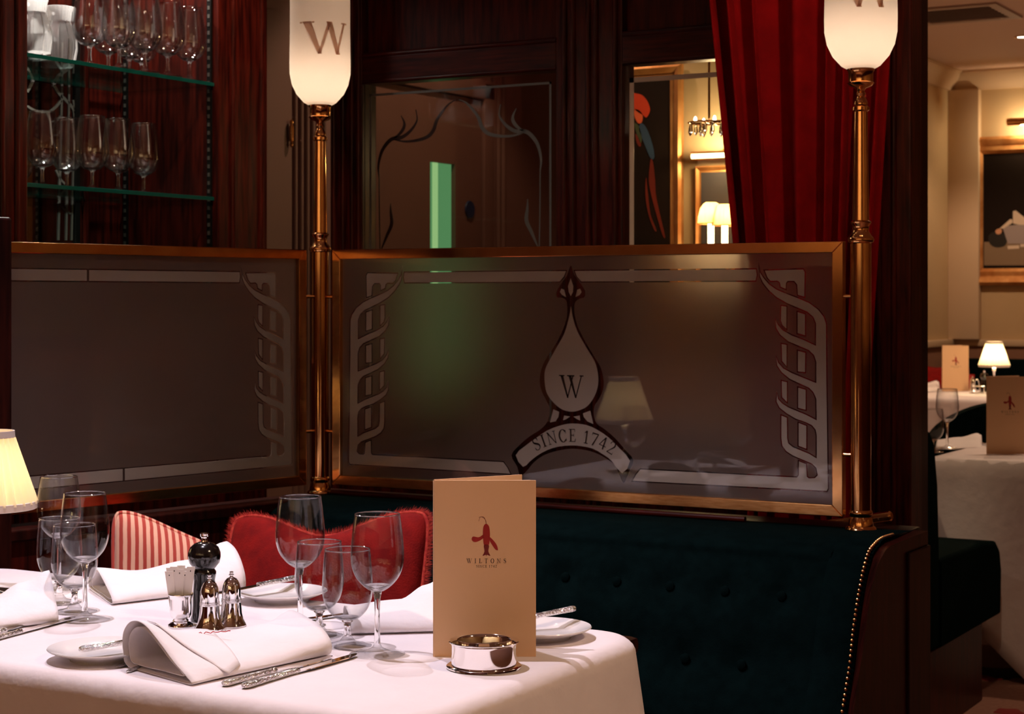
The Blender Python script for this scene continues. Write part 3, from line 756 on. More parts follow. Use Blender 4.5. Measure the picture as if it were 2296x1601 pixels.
obj('pane', box(ix0, ix1, SY + 0.006, SY + 0.012, iz0, iz1), 'pane_glass', sr, world=True, smooth=False)
bands_r = [comb_full] + small_m + [top_band]
bands_all = bands_r + [mirror_x(b, EC) for b in bands_r]
build_screen(sr, ix0, ix1, iz0, iz1, bands_all, True, lambda x, z, o: Vector((x, SY + 0.006 + o, z)), SY)
wx, wz = ce((540, 885))
obj('letter', lettering('W', 0.0475 * K, lambda x, y: Vector((wx + x, SY + 0.0127, wz - 0.0237 * K + y))), 'cut_line', sr, world=True, smooth=False, recalc=False, solid=0.0004, label='letter W')
# lettering on the arch
a1, a2, a3 = [Vector((*ce(p), 0)) for p in ((205, 1350), (540, 1222), (880, 1352))]
def circ3(a, b, c):
    d = 2 * (a.x * (b.y - c.y) + b.x * (c.y - a.y) + c.x * (a.y - b.y))
    ux = ((a.x ** 2 + a.y ** 2) * (b.y - c.y) + (b.x ** 2 + b.y ** 2) * (c.y - a.y) + (c.x ** 2 + c.y ** 2) * (a.y - b.y)) / d
    uy = ((a.x ** 2 + a.y ** 2) * (c.x - b.x) + (b.x ** 2 + b.y ** 2) * (a.x - c.x) + (c.x ** 2 + c.y ** 2) * (b.x - a.x)) / d
    return Vector((ux, uy, 0)), (a - Vector((ux, uy, 0))).length
cc, cr = circ3(a1, a2, a3)
LS = 0.0265 * K
def arcfn(xc, dx, y, size):
    th = xc * size / cr
    r = cr - size / 2 + y * size
    px = cc.x + r * math.sin(th) + dx * size * math.cos(th)
    pz = cc.y + r * math.cos(th) - dx * size * math.sin(th)
    return Vector((px, SY + 0.0127, pz))
for wi, wd_ in enumerate(('SINCE', '1742')):
    obj('lettering', lettering('SINCE 1742', LS, None, 0.16, None, arcfn, wi), 'cut_line', sr, world=True, smooth=False, recalc=False, solid=0.0004, label='lettering ' + wd_)

LD = Vector((-0.214, -0.977, 0)).normalized(); LN = Vector((-LD.y, LD.x, 0))   # left screen: direction and normal
LN = Vector((LD.y * -1, LD.x, 0))
if LN.x < 0: LN = -LN
L0, L1 = 0.040 * K, 1.00 * K
LB = Vector((POSTL.x, POSTL.y, 0))
sl = thing('glass_screen', 'brass framed etched glass screen left of the corner lamp post', 'glass screen', LB + LD * 0.5 + Vector((0, 0, FZ0)), 0, 'etched booth screens')
Pl = lambda s, y, z: LB + LD * (L1 - s) - LN * y + Vector((0, 0, z))
frame_bars(sl, Pl, L1 - L0)
def pl_left(x, z, o): return LB + LD * (L0 + (FX1 - x)) - LN * (0.006 + o) + Vector((0, 0, z))
lx1, lx0 = FX1 - FB, FX1 - (L1 - L0) + FB
bm = prism([(lx0, iz0), (lx1, iz0), (lx1, iz1), (lx0, iz1)], lambda p: pl_left(p[0], p[1], 0), lambda p: pl_left(p[0], p[1], 0.006))
obj('pane', bm, 'pane_glass', sl, world=True, smooth=False)
cl = (lx0 + lx1) / 2
comb_l = [c8(p) for p in comb] + [(cl + 0.0, zb0), (cl + 0.0, zb1)] + [c8(p) for p in comb_r]
tb1 = [(cl - 0.1, zt0), (xm, zt0), (xm + 0.002, (zt0 + zt1) / 2), (xm - 0.001, zt1), (cl - 0.1, zt1)]
tb2 = [(cl - 0.45, zt0), (cl - 0.106, zt0), (cl - 0.106, zt1), (cl - 0.45, zt1)]
bb2 = [(cl - 0.45, zb0), (cl - 0.006, zb0), (cl - 0.006, zb1), (cl - 0.45, zb1)]
build_screen(sl, lx0, lx1, iz0, iz1, [comb_l] + small_m + [tb1, tb2, bb2], False, pl_left, 0)
# brackets joining screens and posts
for z in (kz(1.315), kz(1.012)):
    for sgn, P_, nm in ((1, POSTL, sr), (-1, POSTR, sr)):
        a = Vector((P_.x + sgn * 0.018, SY + 0.008, z)); b = Vector((FX0 if sgn > 0 else FX1, SY + 0.008, z))
        obj('bracket_pin', tube([a, b], 0.0045, 12), 'brass', sr, world=True)
    obj('bracket_pin', tube([LB + LD * 0.018 + Vector((0, 0, z)), LB + LD * L0 - LN * 0.008 + Vector((0, 0, z))], 0.0045, 12), 'brass', sl, world=True)

# ---- left partition below the left screen, dark newel at its end
lp_ = structroot('wall_left_partition', LB + LD * 0.5)
obj('board', prism([(0.03, 0.0), (1.2, 0.0), (1.2, kz(0.845)), (0.03, kz(0.845))], lambda p: LB + LD * p[0] + LN * 0.03 + Vector((0, 0, p[1])), lambda p: LB + LD * p[0] - LN * 0.05 + Vector((0, 0, p[1]))), 'mahogany', lp_, world=True, smooth=False)
obj('cap_rail', prism([(0.0, kz(0.845)), (1.2, kz(0.845)), (1.2, kz(0.868)), (0.0, kz(0.868))], lambda p: LB + LD * p[0] + LN * 0.045 + Vector((0, 0, p[1])), lambda p: LB + LD * p[0] - LN * 0.06 + Vector((0, 0, p[1]))), 'dark_wood', lp_, world=True, smooth=False, bevel=0.004)
obj('newel', prism([(0.815 * K, 0), (0.90 * K, 0), (0.90 * K, kz(1.465)), (0.815 * K, kz(1.465))], lambda p: LB + LD * p[0] + LN * 0.05 + Vector((0, 0, p[1])), lambda p: LB + LD * p[0] - LN * 0.05 + Vector((0, 0, p[1]))), 'dark_wood', lp_, world=True, smooth=False, bevel=0.006)

# ---- banquette under the right screen
BX0, BX1 = -2.36 * K, -1.03 * K
Y0 = 3.31 * K; ZT = kz(0.868)
nail_px = [(2009, 1202), (1985, 1210), (1967, 1225), (1955, 1243), (1944.6, 1279), (1937, 1315), (1929.6, 1357), (1920.5, 1423), (1913, 1495), (1898, 1589)]
nail = [(v.y, v.z) for v in [on_X(x, y, BX1) for x, y in nail_px]]
slope = (nail[-1][0] - nail[-2][0]) / (nail[-1][1] - nail[-2][1])
nail.append((nail[-1][0] + slope * (0.44 - nail[-1][1]), 0.44))
edge_px = [(2045, 1204), (2009, 1215), (1988, 1231), (1970, 1261), (1952, 1327), (1937, 1444), (1925, 1520), (1913, 1598)]
edge = [(v.y, v.z) for v in [on_X(x, y, BX1 + 0.03) for x, y in edge_px]]
bq = thing('banquette', 'dark green buttoned velvet banquette with mahogany end and brass nails', 'banquette', ((BX0 + BX1) / 2, 3.1 * K, 0))
prof = [(v.x, v.y) for v in catmull([(p[0], p[1], 0) for p in [(3.30 * K, ZT), (3.22 * K, ZT + 0.004)] + nail], 5)]
btn = []
for k in range(11): btn.append((BX1 - 0.18 - 0.128 * k, kz(0.775)))
for k in range(11): btn.append((BX1 - 0.245 - 0.128 * k, kz(0.655)))
for k in range(11): btn.append((BX1 - 0.18 - 0.128 * k, kz(0.535)))
NX = 130; BXM = BX1 - 0.085
def back_pt(i, j):
    x = BX0 + (BXM - BX0) * i / (NX - 1)
    y, z = prof[j]
    dep = sum(math.exp(-((x - bx) ** 2 + (z - bz) ** 2) / 0.0011) for bx, bz in btn if abs(x - bx) < 0.12 and abs(z - bz) < 0.12)
    roll = 0.012 * math.exp(-((z - ZT + 0.018) / 0.012) ** 2) if y < 3.16 * K else 0
    return Vector((x, y + 0.018 * dep - roll + 0.012, z))
obj('backrest', grid(NX, len(prof), back_pt), 'green_velvet', bq, world=True, recalc=False, angle=80)
bm = grid(10, len(prof), lambda i, j: Vector((BXM - 0.004 + (BX1 - BXM + 0.004) * i / 9, prof[j][0] + 0.012 - 0.016 * math.sin(PI * min(1, 0.06 + i / 9 * 0.9)) ** 0.6, prof[j][1] + (0.004 if prof[j][0] > 3.1 * K else 0))))
obj('backrest_border', bm, 'green_velvet', bq, world=True, recalc=False, angle=80)
obj('back_core', prism([(Y0, 0.0), (Y0, ZT - 0.002), (3.17 * K, ZT - 0.006)] + [(p[0] + 0.03, p[1] - 0.01) for p in nail[3:]] + [(nail[-1][0] + 0.03, 0.0)], lambda p: Vector((BX0, p[0], p[1])), lambda p: Vector((BX1 - 0.005, p[0], p[1]))), 'dark_wood', bq, world=True, smooth=False)
def curve_at(cv, z):
    for (y0, z0), (y1, z1) in zip(cv, cv[1:]):
        if min(z0, z1) <= z <= max(z0, z1) and abs(z1 - z0) > 1e-9: return y0 + (y1 - y0) * (z - z0) / (z1 - z0)
    return cv[-1][0] if z < cv[-1][1] else cv[0][0]
zs_ = [max(edge[0][1] - (edge[0][1] - 0.42) * (k / 40) ** 1.6, 0.42) for k in range(41)]
outl = [('o', Y0, 0.0), ('o', Y0, edge[0][1])] + [('c', None, z) for z in zs_] + [('o', edge[-1][0] - 0.03, 0.0)]
def ep_in(p):
    if p[0] == 'o': return Vector((BX1 - 0.003, p[1], p[2]))
    return Vector((BX1 - 0.003, min(curve_at(nail, min(p[2], nail[0][1])) + 0.016, Y0 - 0.01), p[2] - 0.004))
def ep_out(p):
    if p[0] == 'o': return Vector((BX1 + 0.03, p[1], p[2]))
    return Vector((BX1 + 0.03, curve_at(edge, p[2]), p[2]))
obj('end_panel', prism(outl, ep_in, ep_out), 'end_wood', bq, world=True, angle=25)
obj('end_post', box(BX1 + 0.03, BX1 + 0.036, 3.18 * K, Y0, 0.0, edge[0][1] - 0.03, 0.002), 'dark_wood', bq, world=True, smooth=False)
nm = None
path = catmull([(0, p[0], p[1]) for p in nail], 24)
acc = 0; last = path[0]; cnt = 0
for p in path:
    acc += (p - last).length; last = p
    if acc >= 0.0095 or cnt == 0:
        acc = 0; cnt += 1
        if nm is None:
            nm = obj('nail', lathe([(0.0040, -0.002), (0.0038, 0.0014), (0.0025, 0.003), (0, 0.0036)], 10), 'brass', bq)
            nm.rotation_euler = (math.radians(60), 0, 0); o = nm
        else: o = nm.copy(); COL.objects.link(o)
        o.location = Vector((BX1 - 0.007, p.y - 0.002, p.z + 0.003)) - bq.location
bt = None
for bx, bz in btn:
    y = min(prof, key=lambda q: abs(q[1] - bz) + (1 if q[0] > 3.2 * K else 0))[0]
    if bt is None:
        bt = obj('button', lathe([(0.011, 0.0), (0.010, 0.004), (0.005, 0.0065), (0, 0.007)], 14), 'green_velvet', bq); bt.rotation_euler = (math.radians(75), 0, 0); o = bt
    else: o = bt.copy(); COL.objects.link(o)
    o.location = Vector((bx, y + 0.026, bz)) - bq.location
obj('seat_cushion', box(BX0, BX1 - 0.002, 2.80, 3.30, 0.30, 0.455, 0.03), 'green_velvet', bq, world=True)
obj('seat_base', box(BX0, BX1 - 0.002, 2.86, 3.30, 0.0, 0.30), 'dark_wood', bq, world=True, smooth=False)
obj('top_rail', tube([(BX0, 3.275 * K, ZT + 0.008), (-1.36 * K, 3.275 * K, ZT + 0.008)], 0.007), 'mahogany_flat', bq, world=True)
# left bench seat along the partition
bl = thing('bench', 'dark bench seat below the left glass screen behind the table', 'bench', LB + LD * 0.5)
obj('seat_cushion', prism([(0.40, 0.30), (0.80, 0.30), (0.80, 0.455), (0.40, 0.455)], lambda p: LB + LD * p[0] + LN * 0.03 + Vector((0, 0, p[1])), lambda p: LB + LD * p[0] + LN * 0.36 + Vector((0, 0, p[1]))), 'green_velvet', bl, world=True, smooth=False, bevel=0.02)
obj('seat_base', prism([(0.40, 0.0), (0.80, 0.0), (0.80, 0.30), (0.40, 0.30)], lambda p: LB + LD * p[0] + LN * 0.03 + Vector((0, 0, p[1])), lambda p: LB + LD * p[0] + LN * 0.32 + Vector((0, 0, p[1]))), 'dark_wood', bl, world=True, smooth=False)
# brass hand rail that passes behind the right post
rl = thing('hand_rail', 'short brass rail passing behind the right lamp post', 'rail', (-1.3 * K, 3.4 * K, ZT))
a_ = at(1600, 1213, 3.72 * K); b_ = at(1996, 1157, 3.50 * K)
obj('rail_tube', tube([a_, b_], 0.0115, 20), 'brass', rl, world=True)
obj('end_cap', tube([b_, b_ + (b_ - a_).normalized() * 0.004], [0.0115, 0.008], 20), 'brass', rl, world=True)

# ---- curtain
def cur_pt(i, j, N=260, Mz=40):
    s = i / (N - 1); tz = j / (Mz - 1)
    z = 0.02 + (2.75 - 0.02) * tz
    k = max(0, min(1, (z - 1.0) / 1.2))
    xl = -1.83 + (-1.955 + 1.83) * k ** 1.1; xr = -1.505 + (-1.425 + 1.505) * k
    ph = 2 * PI * (7.5 * s + 0.5 * math.sin(2.4 * s * PI) + 0.12 * math.sin(3 * s + 1.3 * tz))
    amp = 0.028 + 0.01 * math.sin(5.1 * s * PI + 0.6)
    y = 4.435 + amp * math.cos(ph) + 0.006 * math.sin(2.3 * ph + 2 * tz)
    x = xl + (xr - xl) * s + 0.012 * math.sin(ph)
    return Vector((x, y, z))
cu = thing('curtain', 'heavy red velvet curtain hanging beside the mahogany column', 'curtain', (-1.68, 4.435, 0.02))
obj('drape', grid(260, 40, cur_pt), 'curtain_red', cu, world=True, angle=180, recalc=False, solid=0.004)
bm = bmesh.new()
for j in range(90):
    tz = j / 89; p = cur_pt(259, tz * 39)
    r = bmesh.ops.create_icosphere(bm, subdivisions=1, radius=0.006)
    for v in r['verts']: v.co += Vector((p.x - 0.05, p.y - 0.035, p.z))
obj('trim_cord', bm, 'red_fringe', cu, world=True)
obj('pole', tube([(-2.0, 4.435, 2.78), (-1.40, 4.435, 2.78)], 0.015, 16), 'brass', cu, world=True)

# ================================================================== GLASSWARE
def make_glass(name, label, cat, kind, group=None):
    t = thing(name, label, cat, (0, 0, 0), 0, group)
    if kind == 'tall': bowl = [(.010, .100), (.022, .108), (.034, .122), (.0405, .139), (.0423, .156), (.0412, .176), (.0388, .200), (.0358, .221)]; sb = .100; fr = .0435; sr_ = .0042
    elif kind == 'small': bowl = [(.009, .041), (.020, .046), (.033, .060), (.0395, .078), (.041, .092), (.0403, .112), (.0387, .135), (.0367, .156)]; sb = .041; fr = .039; sr_ = .0055
    else: bowl = [(.010, .055), (.024, .061), (.039, .077), (.0455, .098), (.0465, .112), (.0445, .140), (.0395, .175), (.034, .205)]; sb = .055; fr = .039; sr_ = .0045
    out = [(v.x, v.y) for v in catmull([(a, b, 0) for a, b in bowl], 4)]
    inn = [(max(r - .0011, .002), z + (.0035 if i < 3 else .0006 if i < 8 else 0)) for i, (r, z) in enumerate(out)]
    rim = out[-1]
    bm = lathe(out + [(rim[0] - .0005, rim[1] + .0005)] + inn[::-1] + [(0, inn[0][1] - .0008)], 48)
    bw = obj('bowl', bm, 'cabinet_glass' if kind == 'cab' else 'wine_bowl_glass', t, angle=70)
    obj('rim', lathe([(rim[0] - .0007 + .0009 * math.cos(a), rim[1] + .0009 * math.sin(a)) for a in [2 * PI * k / 8 for k in range(9)]], 48), 'rim_glass', bw)
    sz0 = .016
    obj('foot', lathe([(0, 0), (fr, 0), (fr + .0006, .0007), (fr, .0016), (fr * .7, .0038), (fr * .35, .0075), (sr_ * 1.9, .0115), (sr_ * 1.25, sz0)], 44), 'foot_glass', t, angle=60)
    obj('stem', lathe([(sr_ * 1.25, sz0), (sr_, sz0 + (sb - sz0) * .3), (sr_ * .95, sz0 + (sb - sz0) * .6), (sr_ * 1.15, sz0 + (sb - sz0) * .85), (sr_ * 1.7, sb - .001), (bowl[0][0] - .0006, sb + .0012), (out[4][0] - .0012, out[4][1] + .0010), (out[4][0] * .6, out[4][1] - .0005), (0, sb + .0035)], 28), 'solid_glass', t, angle=60)
    return t
protoT = make_glass('wine_glass', 'tall wine glass nearest the standing menu', 'wine glass', 'tall', 'wine glasses on the front table')
protoS = make_glass('goblet', 'short water goblet beside the tall glass by the menu', 'goblet', 'small', 'goblets on the front table')
protoC = make_glass('wine_glass', 'round wine glass on the lower cabinet shelf, fourth from the left', 'wine glass', 'cab', 'wine glasses on the cabinet shelves')
def pxz(x, y, z=0.75): return on_z(x, y, z)
protoT.location = pxz(846, 1467)
copy_tree(protoT, pxz(673, 1403), label='tall wine glass in front of the red cushion, left of the menu')
copy_tree(protoT, pxz(190, 1390), label='tall wine glass nearest in the group by the table lamp')
copy_tree(protoT, pxz(132, 1322), label='tall wine glass closest to the pleated table lamp', scale=0.985)
protoS.location = pxz(779, 1448)
copy_tree(protoS, pxz(716, 1425), label='short goblet behind the front napkin, left of its twin')
copy_tree(protoS, pxz(167, 1372), label='short goblet right behind the front glass by the lamp')
copy_tree(protoS, pxz(133, 1352), label='short goblet at the back of the group by the lamp')

# ================================================================== CABINET
CX = -3.36
cb = thing('display_cabinet', 'mahogany display cabinet with mirrored back and glass shelves', 'cabinet', (CX - 0.2, 3.7, 0))
def cpart(name, x0, x1, y0, y1, z0, z1, bev=0.004, mat='mahogany'):
    return obj(name, box(x0, x1, y0, y1, z0, z1, bev), mat, cb, world=True, smooth=False)
cpart('stile', CX - 0.40, CX, 2.9, 3.338, 0, CEIL)
cpart('stile', CX - 0.40, CX, 4.099, 4.33, 0, CEIL)
cpart('back_panel', CX - 0.42, CX - 0.38, 3.338, 4.099, 0, CEIL, 0)
cpart('base', CX - 0.38, CX - 0.01, 3.338, 4.099, 0, 1.12, 0)
cpart('head', CX - 0.38, CX - 0.01, 3.338, 4.099, 2.62, CEIL, 0)
obj('mirror_panel', box(CX - 0.38, CX - 0.374, 3.338, 3.93, 1.12, 2.62), 'mirror', cb, world=True, smooth=False)
cpart('mirror_bead', CX - 0.38, CX - 0.365, 3.93, 3.95, 1.12, 2.62, 0.003)
for y in (4.165, 4.30):
    obj('moulding', lathe([(0.009, 0.0), (0.009, CEIL)], 10, CX, y), 'mahogany', cb, world=True)
for y in (3.30, 3.25): obj('moulding', lathe([(0.008, 0.0), (0.008, CEIL)], 10, CX, y), 'mahogany', cb, world=True)
for (x, y) in ((CX - 0.03, 4.095), (CX - 0.355, 4.095)):
    bm = box(x - 0.008, x + 0.008, y - 0.004, y + 0.003, 1.12, 2.62)
    st_ = obj('shelf_strip', bm, 'black_metal', cb, world=True, smooth=False)
    bm = bmesh.new()
    for k in range(60): bm_box(bm, x - 0.004, x + 0.004, y - 0.0055, y - 0.003, 1.13 + k * 0.0245, 1.141 + k * 0.0245)
    bm.transform(minv(cb))
    s2 = obj('slots', bm, 'slot_grey', st_, smooth=False); s2['kind'] = 'stuff'
bm = box(CX - 0.373, CX - 0.366, 3.895, 3.912, 1.12, 2.62)
obj('shelf_strip', bm, 'black_metal', cb, world=True, smooth=False)
# etched design on the mirror
def c1(p): return on_X(p[0] / 2.858, p[1] / 2.858, CX - 0.372)
bm = bmesh.new()
for pts, wd in (([(402, 300), (395, 700), (375, 1540)], 13), ([(447, 300), (442, 700), (425, 1540)], 12), ([(470, 640), (478, 760), (470, 1100), (460, 1540)], 10),
                ([(345, 545), (380, 600), (430, 650), (470, 700), (480, 760)], 18), ([(175, 680), (230, 710), (300, 718), (350, 695), (395, 645)], 14),
                ([(300, 720), (322, 780), (330, 860), (350, 930), (385, 990)], 14), ([(330, 780), (370, 770), (392, 740)], 10), ([(335, 870), (370, 862), (390, 835)], 10),
                ([(175, 590), (200, 550), (215, 515)], 14), ([(345, 545), (370, 515), (400, 500)], 14), ([(360, 1090), (390, 1150), (430, 1190)], 12), ([(375, 1300), (410, 1340), (455, 1370)], 12), ([(370, 1280), (410, 1240), (440, 1210)], 12)):
    ribbon(bm, pts, wd, c1)
obj('etched_tracery', bm, 'etch_grey', cb, world=True, smooth=False, recalc=False, solid=0.0008)
SH = {'upper': 1.944, 'lower': 1.609}
for nm_, z in SH.items():
    t = thing('glass_shelf', nm_ + ' glass shelf of the mahogany cabinet with green edge', 'shelf', (CX - 0.19, 3.72, z - 0.011), 0, 'glass shelves of the cabinet')
    obj('sheet', box(CX - 0.365, CX - 0.017, 3.34, 4.097, z - 0.011, z), 'shelf_glass', t, world=True, smooth=False)
    obj('front_edge', box(CX - 0.017, CX - 0.014, 3.34, 4.097, z - 0.011, z, 0.001), 'glass_edge_teal', t, world=True, smooth=False, label='dark green polished edge')
    obj('back_edge', box(CX - 0.368, CX - 0.365, 3.34, 4.097, z - 0.011, z, 0.001), 'glass_edge_teal', t, world=True, smooth=False)
low = [(95, 421, 'lower cabinet shelf, first from the left'), (150, 430, 'lower cabinet shelf, second from the left'), (207, 427, 'lower cabinet shelf, third from the left'), (265, 431, ''), (322, 437, 'lower cabinet shelf, rightmost')]
def clampX(v): v.x = max(min(v.x, CX - 0.06), CX - 0.32); return v
for x, y, lb in low:
    p = pxz(x, y, SH['lower'])
    if not lb: protoC.location = p
    else: copy_tree(protoC, p, label='round wine glass on the ' + lb)
up = [(425, 182, 'rightmost on the upper cabinet shelf', 1.04), (376, 172, 'second from the right on the upper cabinet shelf', 1.06), (325, 163, 'third from the right on the upper cabinet shelf', 1.05),
      (318, 184, 'at the back of the upper cabinet shelf below the third from the right', 1.0), (267, 155, 'large one near the middle of the upper cabinet shelf', 1.04), (290, 176, 'behind the large one in the middle of the upper cabinet shelf', 1.0), (243, 168, 'left of the large one on the upper cabinet shelf', 1.05),
      (201, 150, 'brightly lit one right of the jugs on the upper cabinet shelf', 1.02)]
for x, y, lb, s_ in up:
    copy_tree(protoC, pxz(x, y, SH['upper']), label='wine glass, ' + lb, scale=s_)
def make_jug(loc, label):
    t = thing('glass_jug', label, 'jug', loc, math.radians(165), 'crystal jugs on the upper shelf')
    body = [(0, 0), (0.036, 0), (0.040, 0.006), (0.042, 0.02), (0.047, 0.05), (0.046, 0.075), (0.036, 0.105), (0.030, 0.125), (0.033, 0.15), (0.038, 0.165), (0.0355, 0.165), (0.030, 0.15), (0.027, 0.125), (0.033, 0.104), (0.042, 0.075), (0.042, 0.05), (0.036, 0.02), (0, 0.014)]
    bm = lathe(body, 20)
    for v in bm.verts:
        if v.co.xy.length > 0.03 and v.co.z < 0.11: v.co.xy *= 1 + 0.05 * math.cos(10 * math.atan2(v.co.y, v.co.x))
    obj('body', bm, 'cut_crystal', t, angle=15)
    hp_ = catmull([(0.034, 0, 0.15), (0.065, 0, 0.155), (0.078, 0, 0.12), (0.068, 0, 0.07), (0.044, 0, 0.045)], 6)
    obj('handle', tube(hp_, 0.005, 10), 'cut_crystal', t)
    return t
make_jug(pxz(78, 134, SH['upper']), 'cut crystal jug at the left end of the upper cabinet shelf')
make_jug(pxz(134, 151, SH['upper']), 'cut crystal jug second from the left on the upper cabinet shelf')
for k, (yy, wt, wh) in enumerate(((3.45, 170, 'left'), (3.74, 18, 'added middle'), (3.98, 18, 'right'))):  # middle and right spots are added for sparkle on the glasses
    sp_t = thing('cabinet_spotlight', wh + ' spotlight in the head of the display cabinet', 'spotlight', (CX - 0.2, yy, 2.598), 0, 'cabinet spotlights')
    obj('can', lathe([(0.0, 0.02), (0.03, 0.02), (0.03, -0.03), (0.026, -0.03), (0.024, 0.0), (0, 0.0)], 20), 'brass', sp_t)
    obj('bulb', lathe([(0.022, -0.004), (0, -0.004)], 16), 'lamp_glow', sp_t)
    spot('cabinet_beam', (CX - 0.2, yy, 2.56), (CX - 0.2, yy, 1.9), wt, 62 if wh == 'left' else 150, (1, 0.93, 0.85), 0.6, 0.02)

# ================================================================== ALCOVE seen through the second window
AY = 5.99
def px_poly(bm, pts, Y, off, n=3, org=(0, 0), sc_=1.0, closed=True):
    w_ = [on_Y(org[0] + p[0] / sc_, org[1] + p[1] / sc_, Y - off) for p in pts]
    if n > 1: w_ = catmull(w_, n, True)
    lp = [(v.x, v.z) for v in w_]
    region([lp], lambda p: inside(p, lp), lambda v: Vector((v.x, Y - off, v.y)), bm)
def picture(name, label, cat, x0, x1, z0, z1, Y, fw, fd=0.03, canvas='canvas_dark'):
    t = thing(name, label, cat, ((x0 + x1) / 2, Y, z0))
    obj('canvas', box(x0 + fw * .8, x1 - fw * .8, Y - 0.014, Y - 0.004, z0 + fw * .8, z1 - fw * .8), canvas, t, world=True, smooth=False)
    prof_ = [(0, 0), (0, fd * .7), (fw * .18, fd), (fw * .45, fd * .75), (fw * .55, fd * .55), (fw * .8, fd * .62), (fw, fd * .3), (fw, 0)]
    cs = [(x0, z0, 1, 1), (x1, z0, -1, 1), (x1, z1, -1, -1), (x0, z1, 1, -1)]
    for k in range(4):
        A, B = cs[k], cs[(k + 1) % 4]
        obj('frame_side', prism(prof_, lambda p: Vector((A[0] + A[2] * p[0], Y - p[1], A[1] + A[3] * p[0])), lambda p: Vector((B[0] + B[2] * p[0], Y - p[1], B[1] + B[3] * p[0]))), 'gilt', t, world=True, angle=25)
    return t
pa, pb_ = on_Y(1385, 300, AY), on_Y(1533, 300, AY)
ptop = on_Y(1450, 150, AY).z
pic = picture('parrot_painting', 'gilt framed painting of a scarlet parrot seen through the window', 'painting', pa.x, pb_.x, 0.95, ptop, AY, 0.055)
PO, PS = (1380, 140), 3.811
for nm_, mat_, pts in (
    ('painted_head', 'paint_scarlet', [(88, 235), (110, 250), (160, 262), (220, 275), (262, 315), (285, 360), (295, 415), (265, 470), (235, 450), (200, 430), (150, 390), (105, 340), (82, 290)]),
    ('painted_face', 'paint_cream', [(84, 268), (104, 270), (108, 325), (90, 325)]),
    ('painted_wing', 'paint_orange', [(165, 400), (205, 410), (232, 450), (225, 510), (195, 520), (170, 480), (160, 440)]),
    ('painted_back', 'paint_blue', [(215, 520), (250, 540), (290, 620), (325, 740), (330, 820), (300, 820), (265, 740), (225, 640), (200, 570)]),
    ('painted_breast', 'paint_green', [(160, 520), (200, 545), (225, 640), (215, 690), (185, 620)]),
    ('painted_flank', 'paint_dull_red', [(170, 610), (195, 640), (218, 700), (205, 720), (180, 680)]),
    ('painted_tail', 'paint_dull_red', [(300, 830), (320, 850), (338, 1000), (345, 1130), (380, 1300), (425, 1490), (400, 1470), (350, 1300), (305, 1130), (285, 1000)]),
    ('painted_tail', 'paint_dull_red', [(262, 980), (275, 1100), (300, 1300), (350, 1430), (330, 1430), (280, 1290), (255, 1120)])):
    bm = bmesh.new(); px_poly(bm, pts, AY, 0.0155, 3, PO, PS)
    obj(nm_, bm, mat_, pic, world=True, smooth=False, recalc=False, solid=0.0006)
# second picture with a brass picture light, then wall sconces and a small chandelier
qa, qb = on_Y(1562, 300, AY), on_Y(1700, 300, AY)
z370, z545, z325 = on_Y(1600, 372, AY).z, on_Y(1600, 560, AY).z, on_Y(1600, 328, AY).z
pic2 = picture('dark_picture', 'dark slate picture behind the two sconce lamps', 'picture', qa.x, qb.x, 0.95, z370, AY, 0.03, 0.02, 'paint_slate')
plt_ = thing('picture_light', 'long brass picture light glowing above the sconces', 'picture light', ((qa.x + qb.x) / 2, AY - 0.05, z370))
obj('trough', tube([(qa.x, AY - 0.045, z370 + 0.035), (qb.x, AY - 0.045, z370 + 0.035)], 0.016, 14), 'brass', plt_, world=True)
obj('light_tube', tube([(qa.x + 0.01, AY - 0.066, z370 + 0.032), (qb.x - 0.01, AY - 0.066, z370 + 0.032)], 0.009, 12), 'tube_glow', plt_, world=True)
obj('arm', tube([((qa.x + qb.x) / 2, AY - 0.045, z370 + 0.045), ((qa.x + qb.x) / 2, AY, z370 + 0.07)], 0.005), 'brass', plt_, world=True)
point('picture_light_beam', ((qa.x + qb.x) / 2, AY - 0.10, z370 + 0.05), 5.0, (1, 0.75, 0.38), 0.03)
sc_p = thing('wall_sconce', 'twin candle sconce with amber pleated shades in the alcove', 'wall lamp', (on_Y(1605, 545, AY - 0.2).x, AY - 0.1, on_Y(1605, 560, AY - 0.2).z))
